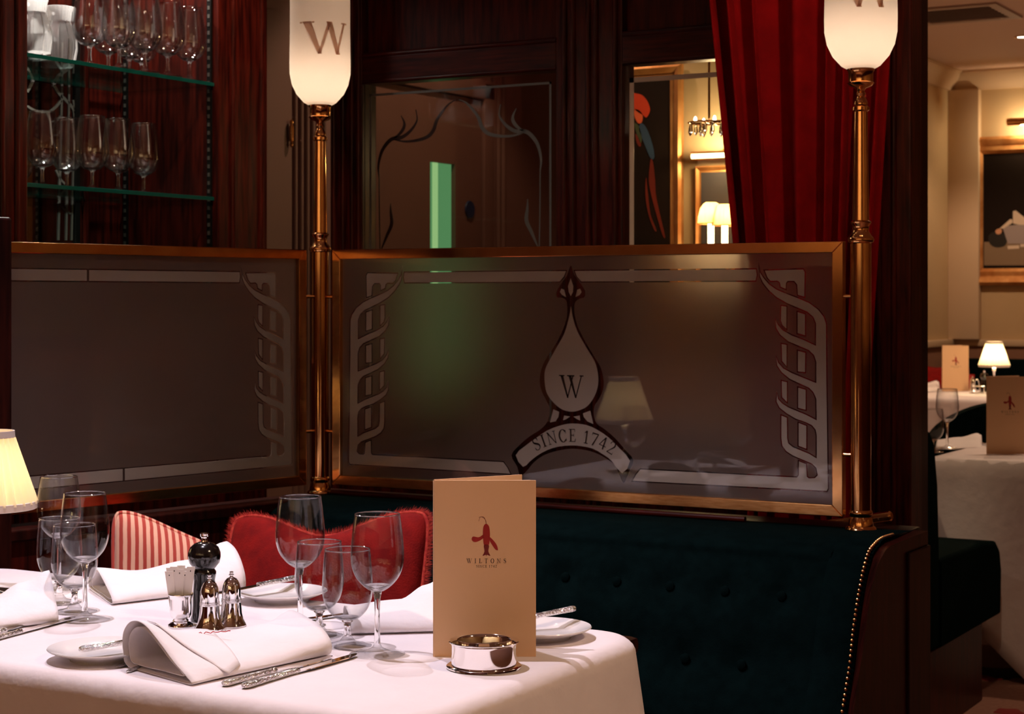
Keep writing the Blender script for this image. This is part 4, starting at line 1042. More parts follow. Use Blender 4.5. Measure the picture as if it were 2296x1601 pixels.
for k, (x, y, sc2) in enumerate(((1594, 480, 1.0), (1625, 484, 1.0))):
    c = on_Y(x, y, AY - 0.2)
    prof_ = [(0.046, -0.035), (0.044, -0.010), (0.037, 0.018), (0.026, 0.036), (0.018, 0.041)]
    bm = lathe(prof_, 60, c.x, c.y)
    for v in bm.verts:
        a = math.atan2(v.co.y - c.y, v.co.x - c.x); f = 1 + 0.04 * math.cos(15 * a)
        v.co.x = c.x + (v.co.x - c.x) * f; v.co.y = c.y + (v.co.y - c.y) * f; v.co.z += c.z
    sh_ = obj('shade', bm, 'amber_silk', sc_p, world=True, angle=80, recalc=False)
    bm = lathe([(0.0455, -0.036), (0.0470, -0.035), (0.0470, -0.032), (0.0455, -0.032)], 40, c.x, c.y)
    bmesh.ops.translate(bm, verts=bm.verts, vec=(0, 0, c.z)); bm.transform(minv(sc_p))
    obj('shade_trim', bm, 'gilt', sh_)
    bm = lathe([(0, -0.14), (0.011, -0.14), (0.011, -0.02), (0, -0.02)], 16, c.x, c.y); bmesh.ops.translate(bm, verts=bm.verts, vec=(0, 0, c.z))
    obj('candle_tube', bm, 'bulb_glow', sc_p, world=True, label='glowing candle tube')
    bm = lathe([(0, -0.16), (0.012, -0.158), (0.02, -0.145), (0.016, -0.139), (0, -0.139)], 16, c.x, c.y); bmesh.ops.translate(bm, verts=bm.verts, vec=(0, 0, c.z))
    obj('drip_pan', bm, 'brass', sc_p, world=True)
    obj('arm', tube(catmull([(c.x, c.y, c.z - 0.158), (c.x, c.y + 0.03, c.z - 0.19), (c.x, AY - 0.06, c.z - 0.17), (c.x, AY, c.z - 0.15)], 5), 0.005), 'brass', sc_p, world=True)
    point('sconce_light', (c.x, c.y, c.z + 0.002), 1.6, (1, 0.66, 0.3), 0.012)
ch = on_Y(1590, 275, 5.6)
chd = thing('chandelier', 'small crystal chandelier glinting above the sconces', 'chandelier', (ch.x, 5.6, ch.z))
obj('ring', lathe([(0.07, -0.003), (0.074, 0.0), (0.07, 0.003), (0.066, 0.0), (0.07, -0.003)], 30), 'brass', chd)
obj('rod', tube([(0, 0, 0), (0, 0, CEIL - ch.z)], 0.004), 'brass', chd)
for k in range(4): obj('spoke', tube([(0, 0, 0), (0.07 * math.cos(k * PI / 2), 0.07 * math.sin(k * PI / 2), 0)], 0.003), 'brass', chd)
for k in range(14):
    a = 2 * PI * k / 14; r_ = 0.07 if k % 2 else 0.045
    bm = lathe([(0, -0.045), (0.008, -0.032), (0.006, -0.012), (0, 0.0)], 6, r_ * math.cos(a), r_ * math.sin(a))
    obj('crystal_drop', bm, 'solid_glass', chd, smooth=False)
for k in range(4):
    a = 2 * PI * (k + .5) / 4
    obj('bulb', lathe([(0, 0), (0.006, 0.006), (0.004, 0.016), (0, 0.02)], 8, 0.05 * math.cos(a), 0.05 * math.sin(a)), 'lamp_glow', chd)

# ================================================================== FRONT TABLE
TX0, TX1, TY0, TY1, TZ = -2.84, -1.285, 1.969, 2.71, 0.75
def rounded(x0, x1, y0, y1, r, n=12, per=40):
    pts = []
    for cx, cy, a0 in ((x1 - r, y1 - r, 0), (x0 + r, y1 - r, 90), (x0 + r, y0 + r, 180), (x1 - r, y0 + r, 270)):
        for k in range(n + 1):
            a = math.radians(a0 + 90 * k / n); pts.append((cx + r * math.cos(a), cy + r * math.sin(a), math.cos(a), math.sin(a)))
    out = []
    N = len(pts)
    for i in range(N):
        a, b = pts[i], pts[(i + 1) % N]
        L = math.hypot(b[0] - a[0], b[1] - a[1]); k = max(1, int(L / 0.02))
        for j in range(k):
            t = j / k; nx, ny = a[2] + (b[2] - a[2]) * t, a[3] + (b[3] - a[3]) * t; q = math.hypot(nx, ny)
            out.append((a[0] + (b[0] - a[0]) * t, a[1] + (b[1] - a[1]) * t, nx / q, ny / q))
    return out
def make_cloth(name, label, x0, x1, y0, y1, z, drop, r, seed, parent_group, amp=0.02, flare=0.10):
    pts = rounded(x0, x1, y0, y1, r); N = len(pts)
    rnd = random.Random(seed)
    per = sum(math.hypot(pts[i][0] - pts[i - 1][0], pts[i][1] - pts[i - 1][1]) for i in range(N))
    s_ = [0.0]
    for i in range(1, N): s_.append(s_[-1] + math.hypot(pts[i][0] - pts[i - 1][0], pts[i][1] - pts[i - 1][1]))
    waves = [(rnd.uniform(7, 13), rnd.uniform(0, 6.28), rnd.uniform(.5, 1)) for _ in range(3)]
    corner = [abs(p[2] * p[3]) * 2 for p in pts]
    ED = 0.028
    rows = []
    def ring(fn): return [fn(i) for i in range(N)]
    bm = bmesh.new(); V = []
    cxm, cym = (x0 + x1) / 2, (y0 + y1) / 2
    levels = ([('in', r - 0.004), ('in', (r + 0.028) / 2), ('in', 0.0285)] if r > 0.06 else []) + [('r', a) for a in (0, 18, 36, 54, 72, 90)] + [('d', t) for t in (0.04, 0.1, 0.2, 0.32, 0.46, 0.62, 0.8, 1.0)]
    for kind, v in levels:
        row = []
        for i, (px_, py_, nx, ny) in enumerate(pts):
            if kind == 'in': P = Vector((px_ - nx * v, py_ - ny * v, z))
            elif kind == 'r':
                a = math.radians(v); P = Vector((px_ - nx * ED + nx * ED * math.sin(a), py_ - ny * ED + ny * ED * math.sin(a), z - ED * (1 - math.cos(a))))
            else:
                h = v * drop
                f = sum(a_ * math.sin(s_[i] * 2 * PI / per * round(per * w_ / 6.28) + ph) for w_, ph, a_ in waves) / 2
                o_ = flare * h + amp * min(1, h / 0.18) * f + corner[i] * (0.10 * h)
                P = Vector((px_ + nx * o_, py_ + ny * o_, z - ED - h * (1 - 0.0 * corner[i])))
            row.append(bm.verts.new(P))
        V.append(row)
    for A, B in zip(V, V[1:]):
        for i in range(N): bm.faces.new([A[i], A[(i + 1) % N], B[(i + 1) % N], B[i]])
    bm.faces.new(V[0][::-1])
    bmesh.ops.recalc_face_normals(bm, faces=bm.faces)
    o = obj(name, bm, 'linen', None, angle=180, recalc=False)
    md = o.modifiers.new('thickness', 'SOLIDIFY'); md.thickness = 0.0012; md.offset = -1
    tag(o, label, 'tablecloth', parent_group)
    return o
def make_table(label, x0, x1, y0, y1, z, group='restaurant tables'):
    t = thing('dining_table', label, 'table', ((x0 + x1) / 2, (y0 + y1) / 2, 0), 0, group)
    obj('table_top', box(x0 + .02, x1 - .02, y0 + .02, y1 - .02, z - 0.034, z - 0.0035, 0.012), 'dark_wood', t, world=True)
    n_ = 2 if x1 - x0 > 1.2 else 1
    for k in range(n_):
        cx = x0 + (x1 - x0) * (k + .5) / n_
        obj('pedestal', lathe([(0.03, 0.04), (0.03, z - 0.034)], 16, cx, (y0 + y1) / 2), 'black_metal', t, world=True)
        obj('foot', lathe([(0, 0.0), (0.22, 0.0), (0.22, 0.015), (0.05, 0.04), (0, 0.04)], 24, cx, (y0 + y1) / 2), 'black_metal', t, world=True)
    return t
make_table('long table hidden under the white cloth in the booth', TX0, TX1, TY0, TY1, TZ)
make_cloth('tablecloth', 'white linen cloth draped over the front booth table', TX0, TX1, TY0, TY1, TZ, 0.50, 0.10, 3, 'white tablecloths', 0.012, 0.10)

A30 = math.radians(30)
# ---- plates
def make_plate(loc, label):
    R = 0.0847
    bm = lathe([(0, 0.004), (0.044, 0.004), (0.046, 0.0), (0.050, 0.0), (0.052, 0.004), (0.064, 0.009), (R - .002, 0.0165), (R, 0.018), (R - .001, 0.0195), (0.075, 0.0165), (0.060, 0.0105), (0.055, 0.0075), (0.030, 0.0065), (0, 0.0065)], 64)
    o = obj('side_plate', bm, 'porcelain', None, angle=60); o.location = loc
    tag(o, label, 'plate', 'side plates'); return o
PL1, PL2, PL3 = on_z(230, 1451, 0.768), on_z(632, 1325, 0.768), on_z(1212, 1405, 0.768)
for P_, lb in ((PL1, 'white side plate left of the front napkin'), (PL2, 'white side plate in front of the red cushion'), (PL3, 'white side plate behind the standing menu')):
    P_.z = TZ; make_plate(P_, lb)

# ---- cutlery
def orient(o, a, b, roll=0.0):
    x = (b - a).normalized(); y = Vector((0, 0, 1)).cross(x).normalized(); z = x.cross(y)
    m = Matrix((x, y, z)).transposed()
    o.location = a; o.rotation_euler = (m @ Matrix.Rotation(roll, 3, 'X')).to_euler()
def handle_bm(L, w0=0.0058, th=0.0050):
    sec = [(0, .3, .5), (.02, .95, .8), (.06, 1.35, 1.0), (.13, 1.45, 1.05), (.2, 1.2, 1.0), (.27, 1.3, 1.0), (.36, 1.05, .95), (.6, .9, .9), (.85, .78, .85), (.93, .75, .9), (.95, 1.0, 1.05), (.97, .8, .9), (1.0, .9, .9)]
    def f(i, j):
        t, a, b = sec[j]; th_ = 2 * PI * i / 14
        return Vector((t * L, w0 * a * math.cos(th_), th * b * math.sin(th_) + th))
    bm = grid(14, len(sec), f, close_u=True)
    bmesh.ops.holes_fill(bm, edges=[e for e in bm.edges if e.is_boundary])
    return bm
def blade_bm(L0, L, w_=0.0095, fish=False):
    n_ = 16; up_, dn = [], []
    for k in range(n_ + 1):
        t = k / n_; x = L0 + (L - L0) * t
        if fish: a = w_ * (0.30 + 1.0 * math.sin(PI * min(1, t * 1.02)) ** .6) * (1 if t < .97 else .4); b = w_ * 0.45
        else: a = w_ * (0.55 + 0.45 * min(1, t * 5)) * (1 if t < .8 else max(0.08, math.sqrt(max(0, 1 - ((t - .8) / .2) ** 2)))); b = w_ * 0.5 * (1 if t < .97 else .6)
        up_.append((x, a)); dn.append((x, -b))
    pts = up_ + dn[::-1]
    return prism(pts, lambda p: Vector((p[0], p[1], 0.0034)), lambda p: Vector((p[0], p[1] * .97, 0.0050)))
def knife(a, b, label, fish=False, hl=0.47, side=1, group='table knives', roll=0.0):
    L = (b - a).length
    t = thing('table_knife', label, 'knife', a, 0, group); orient(t, a, b, roll)
    obj('handle', handle_bm(L * hl), 'silver_chased', t, angle=60, label='chased silver handle')
    bm = blade_bm(L * hl, L, 0.0105 if fish else 0.0095, fish)
    if side < 0:
        for v in bm.verts: v.co.y *= -1
    obj('blade', bm, 'silver', t, angle=30)
    return t
def fork(a, b, label):
    L = (b - a).length
    t = thing('table_fork', label, 'fork', a, 0, 'table forks'); orient(t, a, b)
    obj('handle', handle_bm(L * .72, 0.0042, 0.0022), 'silver_chased', t, angle=60)
    bm = bmesh.new()
    pts = [(L * .72, .0035), (L * .76, .009), (L * .81, .0115), (L * .81, -.0115), (L * .76, -.009), (L * .72, -.0035)]
    prism(pts, lambda p: Vector((p[0], p[1], 0.003)), lambda p: Vector((p[0], p[1], 0.0048)), bm)
    obj('head', bm, 'silver', t)
    for k in range(4):
        y = -.0096 + k * .0064
        obj('tine', tube([(L * .805, y, 0.004), (L * .9, y, 0.003), (L, y * .95, 0.0065)], [0.0017, 0.0015, 0.0008], 8), 'silver', t)
    return t
knife(on_z(500, 1541), on_z(745, 1477), 'silver fish knife closest to the front napkin', True, 0.46, -1)
knife(on_z(545, 1546), on_z(800, 1472), 'silver knife reaching to the foot of the tall glass', False, 0.46, -1)
knife(on_z(177, 1464, 0.766), on_z(440, 1421, 0.772), 'butter knife lying across the plate left of the front napkin', False, 0.46, 1)
knife(on_z(667, 1300, 0.776), on_z(470, 1338, 0.768), 'butter knife on the plate in front of the red cushion', False, 0.46, 1)
knife(on_z(1292, 1370, 0.784), on_z(1090, 1410, 0.764), 'butter knife on the plate behind the standing menu', False, 0.46, 1)
knife(on_z(-75, 1448), on_z(104, 1389), 'silver fish knife by the napkin near the lamp', True, 0.46, 1)
knife(on_z(-65, 1452), on_z(168, 1390), 'silver knife reaching to the foot of the glasses by the lamp', False, 0.46, 1)
knife(on_z(896, 1366), on_z(690, 1392), 'silver knife behind the glasses left of the menu', False, 0.46, 1)
fork(on_z(262, 1499), on_z(496, 1421), 'fork sticking out under the open end of the front napkin')
fork(on_z(285, 1510), on_z(478, 1427), 'second fork half hidden under the front napkin')

# ---- napkins (rolled envelopes of linen)
def napkin(name, label, FL, FR, BL, BR, sections, inner=True, wob=1.0):
    # FL/FR front edge, BL/BR back edge, left and right, as (r, d); sections: (t, [(q, h), ...] top outline from back to front)
    FL, FR, BL, BR = [Vector((RD(*p))) for p in (FL, FR, BL, BR)]
    root = thing(name, label, 'napkin', (FL + BR) / 2, 0, 'folded linen napkins')
    n_s = 26
    def outline(t):
        for k in range(len(sections) - 1):
            t0, o0 = sections[k]; t1, o1 = sections[k + 1]
            if t0 <= t <= t1 + 1e-6:
                f = (t - t0) / (t1 - t0); f = f * f * (3 - 2 * f)
                return [(a[0] + (b[0] - a[0]) * f, a[1] + (b[1] - a[1]) * f) for a, b in zip(o0, o1)]
    loops = []
    for i in range(n_s):
        t = i / (n_s - 1)
        top = outline(t)
        lp = [(0.0, 0.0025), (0.5, 0.002), (0.97, 0.0025)] + top
        loops.append([(v.x, v.y) for v in catmull([(a, b, 0) for a, b in lp], 5, True)])
    M_ = len(loops[0])
    def place(t, q, h, sh=0.0):
        F = FL.lerp(FR, t); B = BL.lerp(BR, t)
        P = F.lerp(B, q); P.z = TZ + max(h, 0.0016)
        P.z += wob * 0.0012 * math.sin(9 * t + 5 * q) * (1 if h > .008 else 0)
        return P
    bm = grid(M_, n_s, lambda j, i: place(i / (n_s - 1), *loops[i][j]), close_u=True)
    obj('outer_fold', bm, 'napkin_linen', root, world=True, angle=180, solid=0.0014)
    if inner:
        def ip(j, i):
            t = 0.015 + 0.5 * i / 9; k = min(n_s - 1, int(t * (n_s - 1)))
            q, h = loops[k][j]
            cq = sum(p[0] for p in loops[k]) / M_; chh = sum(p[1] for p in loops[k]) / M_
            return place(t, cq + (q - cq) * 0.80 + 0.03, chh + (h - chh) * 0.78, 0)
        obj('inner_fold', grid(M_, 10, ip, close_u=True), 'napkin_linen', root, world=True, angle=180, solid=0.0014)
    return root, place, outline
secA = [(0.0, [(1.06, .026), (1.05, .054), (0.92, .073), (0.72, .073), (0.48, .052), (0.24, .027), (0.02, .010)]),
        (0.25, [(1.03, .016), (1.0, .034), (0.86, .047), (0.64, .046), (0.42, .036), (0.2, .027), (0.01, .014)]),
        (0.6, [(1.02, .012), (1.0, .024), (0.86, .032), (0.64, .034), (0.42, .031), (0.2, .027), (0.0, .016)]),
        (0.88, [(1.02, .014), (1.0, .026), (0.86, .034), (0.64, .037), (0.42, .036), (0.2, .034), (-0.02, .020)]),
        (1.0, [(1.02, .020), (1.0, .036), (0.86, .046), (0.64, .048), (0.42, .046), (0.2, .042), (-0.04, .024)])]
def rd(x, y):
    v = on_z(x, y); d = -0.5 * v.x + C30 * v.y; return ((x - 1148) / 4000 * d, d)
nk, nplace, noutl = napkin('napkin', 'white linen napkin with open rolled end at the front of the table', rd(425, 1538), rd(737, 1470), rd(284, 1497), rd(640, 1426), secA)
bm = bmesh.new()
path = [nplace(0.30 + 0.012 * k, 0.62 - 0.012 * k, 0.047 + 0.0012 * math.sin(k * 2.2)) for k in range(14)]
path = [p + Vector((0, 0, 0.0012 + 0.0008 * math.sin(i * 2.5))) for i, p in enumerate(path)]
tube(path, 0.0007, 6, bm); obj('embroidery', bm, 'stitch_red', nk, world=True, label='red stitched name')
bm = bmesh.new()
fA, fT, fB, fC = Vector((0.05, 0.80)), Vector((0.225, -0.10)), Vector((0.42, 0.80)), Vector((0.345, 0.0))
def flap_pt(i, j):
    u, v = i / 10, j / 10
    p = fA.lerp(fT, v).lerp(fB.lerp(fC, v), u); t, q = p.x, p.y
    qs = noutl(t); h = 0.012 if q > 0.5 else 0.012 + 0.05 * q
    for (q0, h0), (q1, h1) in zip(qs, qs[1:]):
        if q1 <= q <= q0 and q0 > q1: h = h0 + (h1 - h0) * (q0 - q) / (q0 - q1)
    P_ = nplace(t, q, 0.0); P_.z = TZ + max(h, 0.006) + 0.0035
    return P_
grid(11, 11, flap_pt, bm)
obj('corner_flap', bm, 'napkin_linen', nk, world=True, angle=180, solid=0.0014)
secB = [(0.0, [(1.02, .010), (1.0, .022), (0.86, .030), (0.64, .031), (0.42, .030), (0.2, .028), (0.0, .018)]),
        (0.5, [(1.02, .010), (1.0, .024), (0.86, .032), (0.64, .034), (0.42, .034), (0.2, .030), (0.0, .018)]),
        (0.75, [(1.02, .016), (1.02, .036), (0.92, .054), (0.70, .052), (0.45, .042), (0.2, .030), (0.0, .018)]),
        (1.0, [(1.02, .022), (1.03, .050), (0.95, .070), (0.72, .068), (0.45, .050), (0.2, .032), (0.0, .018)])]
napkin('napkin', 'folded white napkin between the glasses and the standing menu', rd(785, 1424), rd(1060, 1416), rd(770, 1392), rd(1010, 1370), secB, False)
secC = [(0.0, [(1.02, .012), (1.0, .030), (0.86, .046), (0.64, .048), (0.42, .038), (0.2, .026), (0.0, .014)]),
        (0.35, [(1.02, .010), (1.0, .024), (0.86, .032), (0.64, .034), (0.42, .032), (0.2, .028), (0.0, .018)]),
        (0.7, [(1.02, .014), (1.0, .034), (0.86, .046), (0.64, .048), (0.42, .044), (0.2, .032), (0.0, .018)]),
        (1.0, [(1.04, .024), (1.04, .056), (0.88, .074), (0.64, .076), (0.38, .070), (0.12, .050), (-0.04, .024)])]
napkin('napkin', 'folded white napkin behind the sachet pot and pepper mill', rd(250, 1357), rd(548, 1322), rd(200, 1322), rd(500, 1296), secC, True)
napkin('napkin', 'white napkin at the left edge beside the table lamp', rd(-120, 1428), rd(130, 1397), rd(-150, 1384), rd(108, 1367), secB, False)

# ---- silver coaster
t = thing('bottle_coaster', 'round polished silver bottle coaster in front of the menu', 'coaster', on_z(1085, 1497), A30)
obj('rim_wall', lathe([(0.0495, 0.006), (0.0495, 0.034), (0.0505, 0.0375), (0.0535, 0.0395), (0.0540, 0.0410), (0.0525, 0.0420), (0.0505, 0.0410), (0.0485, 0.037), (0.0483, 0.008)], 72), 'silver', t)
obj('base', lathe([(0, 0.0), (0.0560, 0.0), (0.0575, 0.0015), (0.0572, 0.0035), (0.0545, 0.0055), (0.0495, 0.0062), (0.0483, 0.008), (0, 0.008)], 72), 'silver', t)
# ---- menu folders
def make_menu(loc, label, rotz=A30):
    t = thing('menu', label, 'menu', loc, rotz, 'standing menus')
    W, H, th = 0.159, 0.276, 0.0022
    obj('front_cover', box(0, W, -th, 0, 0, H, 0.0006), 'menu_card', t, smooth=False)
    ca, sa = math.cos(math.radians(30)), math.sin(math.radians(30))
    obj('back_cover', prism([(0, 0), (W, 0), (W, H), (0, H)], lambda p: Vector((p[0] * ca, p[0] * sa, p[1] + .001)), lambda p: Vector((p[0] * ca - th * sa, p[0] * sa + th * ca, p[1] + .001))), 'menu_card', t, smooth=False)
    obj('page', prism([(0.002, .003), (W - .004, .003), (W - .004, H - .003), (0.002, H - .003)], lambda p: Vector((p[0] * .97, p[0] * .22 + .001, p[1])), lambda p: Vector((p[0] * .97, p[0] * .22 + .0016, p[1]))), 'paper_white', t, smooth=False)
    obj('spine', lathe([(0.0022, 0), (0.0022, H)], 10, 0, 0), 'menu_card', t)
    cx = 0.0815
    obj('lettering', lettering('WILTONS', 0.0072, lambda x, y: Vector((cx + x, -th - .0002, 0.1465 + y)), 0.55), 'ink', t, smooth=False, recalc=False, solid=0.0002, label='lettering WILTONS')
    for wi, wd_ in enumerate(('SINCE', '1742')):
        obj('lettering', lettering('SINCE 1742', 0.0040, lambda x, y: Vector((cx + x, -th - .0002, 0.1395 + y)), 0.22, None, None, wi), 'ink', t, smooth=False, recalc=False, solid=0.0002, label='lettering ' + wd_)
    # plain red lobster mark
    def lp_(pts, bm=None, n=4):
        lp2 = [(v.x, v.y) for v in catmull([(a, b, 0) for a, b in pts], n, True)]
        return region([lp2], lambda p: inside(p, lp2), lambda v: Vector((cx + v.x, -th - .0002, 0.157 + v.y)))
    em = thing  # (parts below)
    obj('lobster_body', lp_([(-.0005, .051), (.004, .047), (.0055, .036), (.005, .026), (.0035, .018), (-.0035, .018), (-.005, .026), (-.0055, .036), (-.0045, .047)]), 'ink_red', t, smooth=False, recalc=False, solid=0.0002)
    obj('lobster_tail', lp_([(-.0038, .0175), (.0038, .0175), (.003, .008), (.006, .001), (.001, .0025), (0, 0), (-.001, .0025), (-.006, .001), (-.003, .008)]), 'ink_deep_red', t, smooth=False, recalc=False, solid=0.0002)
    obj('lobster_claw', lp_([(-.005, .034), (-.012, .030), (-.021, .031), (-.023, .026), (-.018, .0225), (-.010, .025), (-.004, .030)]), 'ink_red', t, smooth=False, recalc=False, solid=0.0002)
    obj('lobster_claw', lp_([(.004, .031), (.010, .026), (.016, .018), (.018, .010), (.014, .011), (.009, .018), (.005, .025)]), 'ink_red', t, smooth=False, recalc=False, solid=0.0002)
    bm = bmesh.new()
    for sg_ in (1, -1):
        ribbon(bm, [(0, .050), (-.002, .058), (-.007 - .002 * sg_, .062), (-.012, .058 - .003 * sg_)], 0.0005, lambda v: Vector((cx + v.x, -th - .0002, 0.157 + v.y)))
    obj('lobster_feelers', bm, 'ink_deep_red', t, smooth=False, recalc=False, solid=0.0002)
    return t
mloc = on_z(974, 1472)
mnu = make_menu(mloc, 'cream menu folder standing on the front table behind the silver coaster')
# ---- pepper mill, shakers, sachet pot
t = thing('pepper_mill', 'dark turned wood pepper mill with steel knob', 'pepper mill', on_z(458, 1392), A30)
obj('body', lathe([(0, 0), (0.0235, 0), (0.024, 0.004), (0.0215, 0.012), (0.0205, 0.03), (0.0195, 0.055), (0.0185, 0.072), (0.0195, 0.077), (0.0205, 0.082), (0.0205, 0.086), (0.0185, 0.089), (0.0175, 0.0905), (0, 0.0905)], 40), 'pepper_black', t)
obj('head', lathe([(0, 0.0907), (0.0175, 0.0907), (0.0205, 0.094), (0.0260, 0.101), (0.0283, 0.111), (0.0280, 0.119), (0.0245, 0.128), (0.0170, 0.1345), (0.0080, 0.1375), (0, 0.138)], 40), 'pepper_black', t)
obj('knob', lathe([(0, 0.1375), (0.0062, 0.1375), (0.0050, 0.142), (0.0056, 0.146), (0.0078, 0.148), (0.0080, 0.1515), (0.0065, 0.153), (0, 0.153)], 24), 'silver', t)
def make_shaker(loc, label):
    t = thing('shaker', label, 'shaker', loc, A30, 'silver bell shakers')
    obj('skirt', lathe([(0, 0.0008), (0.0252, 0.0008), (0.0256, 0.0025), (0.0245, 0.0048), (0.0205, 0.012), (0.0180, 0.022), (0.0167, 0.035), (0.0162, 0.041)], 44), 'silver', t)
    obj('base_pad', lathe([(0, 0), (0.0252, 0), (0.0256, 0.0010), (0, 0.0010)], 44), 'rubber_white', t)
    obj('rings', lathe([(0.0160, 0.041), (0.0170, 0.0418), (0.0170, 0.0428), (0.0160, 0.0434), (0.0170, 0.0442), (0.0170, 0.0452), (0.0160, 0.0458), (0.0168, 0.0466), (0.0168, 0.0476), (0.0158, 0.0482)], 44), 'silver', t)
    obj('dome', lathe([(0.0160, 0.048), (0.0161, 0.056), (0.0156, 0.064), (0.0140, 0.072), (0.0110, 0.0785), (0.0060, 0.083), (0.0030, 0.0842), (0, 0.0843)], 44), 'silver', t)
    obj('finial', lathe([(0.0034, 0.0838), (0.0026, 0.0855), (0.0044, 0.0872), (0.0046, 0.0885), (0.0028, 0.0898), (0.0033, 0.0915), (0.0030, 0.0935), (0, 0.094)], 20), 'silver', t)
    bm = bmesh.new()
    for k in range(7):
        a = 2 * PI * k / 7
        r_ = bmesh.ops.create_icosphere(bm, subdivisions=1, radius=0.0008)
        for v in r_['verts']: v.co += Vector((0.0085 * math.cos(a), 0.0085 * math.sin(a), 0.0812))
    obj('holes', bm, 'black_metal', t)
    return t
make_shaker(on_z(470, 1412), 'silver bell shaker nearest the viewer beside the pepper mill')
make_shaker(on_z(519, 1404), 'silver bell shaker right of its twin beside the pepper mill')
cupl = on_z(405, 1402)
t = thing('sachet_pot', 'small silver goblet pot holding sugar sachets', 'pot', cupl, A30)
obj('cup', lathe([(0.0105, 0.012), (0.0155, 0.0135), (0.0180, 0.018), (0.0186, 0.028), (0.0186, 0.045), (0.0200, 0.051), (0.0218, 0.0535), (0.0216, 0.0545), (0.0192, 0.051), (0.0176, 0.045), (0.0172, 0.019), (0, 0.0145)], 40), 'silver', t)
obj('foot', lathe([(0, 0), (0.0218, 0), (0.0212, 0.002), (0.0165, 0.005), (0.0125, 0.007), (0.0140, 0.0085), (0.0120, 0.0105), (0.0105, 0.012)], 40), 'silver', t)
for k in range(9):
    row = k // 3
    x = -0.012 + (k % 5) * 0.0058; y = -0.007 + (k // 5) * 0.011 + 0.002 * (k % 2)
    lean = math.radians(-9 + (k % 5) * 4.5)
    H = 0.078 + 0.004 * ((k * 5) % 3)
    s_t = thing('sugar_sachet', 'white paper sachet standing in the silver pot by the pepper mill', 'sachet', cupl + Vector((0, 0, 0.0155)), A30, 'sachets in the silver pot')
    def sp_(u, v, o_):
        zz = v * H; return Vector((x * .75 + u * (0.0085 if zz > .03 else 0.0078) + math.tan(lean) * max(0, zz - 0.0) * .8, y * .75 + o_ + 0.05 * max(0, zz - .04) * (1 if y > 0 else -1), zz))
    q_ = [(-.5, 0), (.5, 0), (.5, 1), (-.5, 1)]
    o = obj('packet', prism(q_, lambda p: sp_(p[0] * 1.6, p[1], -.0009), lambda p: sp_(p[0] * 1.6, p[1], .0009)), 'paper_white', s_t, smooth=False)
    obj('print_mark', prism([(-.06, .80), (.06, .80), (.06, .93), (-.06, .93)], lambda p: sp_(p[0] * 1.6, p[1], -.0011), lambda p: sp_(p[0] * 1.6, p[1], -.0009)), 'ink', s_t, smooth=False)

# ---- table lamps
def make_lamp(loc, label, watts=2.2):
    t = thing('table_lamp', label, 'table lamp', loc, A30, 'pleated table lamps')
    obj('base', lathe([(0, 0), (0.048, 0), (0.050, 0.003), (0.046, 0.006), (0.018, 0.010), (0.010, 0.016), (0.008, 0.024), (0, 0.024)], 40), 'silver', t)
    obj('column', lathe([(0.008, 0.024), (0.007, 0.05), (0.011, 0.06), (0.007, 0.07), (0.0065, 0.13), (0.012, 0.142), (0.010, 0.15), (0, 0.15)], 24), 'silver', t)
    NP, rb, rt, z0, z1 = 26, 0.085, 0.045, 0.170, 0.300
    def f(i, j):
        a = 2 * PI * i / (NP * 6); v = j / 11
        r_ = rb + (rt - rb) * v; ph = (i % 6) / 6.0
        r_ *= 1 + 0.09 * (1 - .3 * v) * math.cos(2 * PI * ph)
        return Vector((r_ * math.cos(a), r_ * math.sin(a), z0 + (z1 - z0) * v))
    sh_ = obj('shade', grid(NP * 6, 12, f, close_u=True), 'pleated_silk', t, angle=60, recalc=False, label='pleated cream silk shade')
    obj('lower_trim', lathe([(rb * 1.03, z0 - .010), (rb * 1.05, z0 - .009), (rb * 1.045, z0 + .004), (rb * 1.02, z0 + .005), (rb * 1.02, z0 - .010)], 60), 'shade_trim', sh_)
    obj('upper_trim', lathe([(rt * 1.02, z1 - .004), (rt * 1.08, z1 - .004), (rt * 1.06, z1 + .009), (rt * 1.0, z1 + .009), (rt * 1.0, z1 - .004)], 60), 'shade_trim', sh_)
    obj('bulb', lathe([(0, 0.15), (0.009, 0.152), (0.014, 0.19), (0.012, 0.21), (0, 0.222)], 16), 'bulb_glow', t)
    lp = point('lamp_light', (0, 0, 0.235), watts, (1.0, 0.80, 0.42), 0.02); lp.parent = t
    return t
make_lamp(on_z(-25, 1330), 'pleated table lamp at the left end of the front table', 0.28)

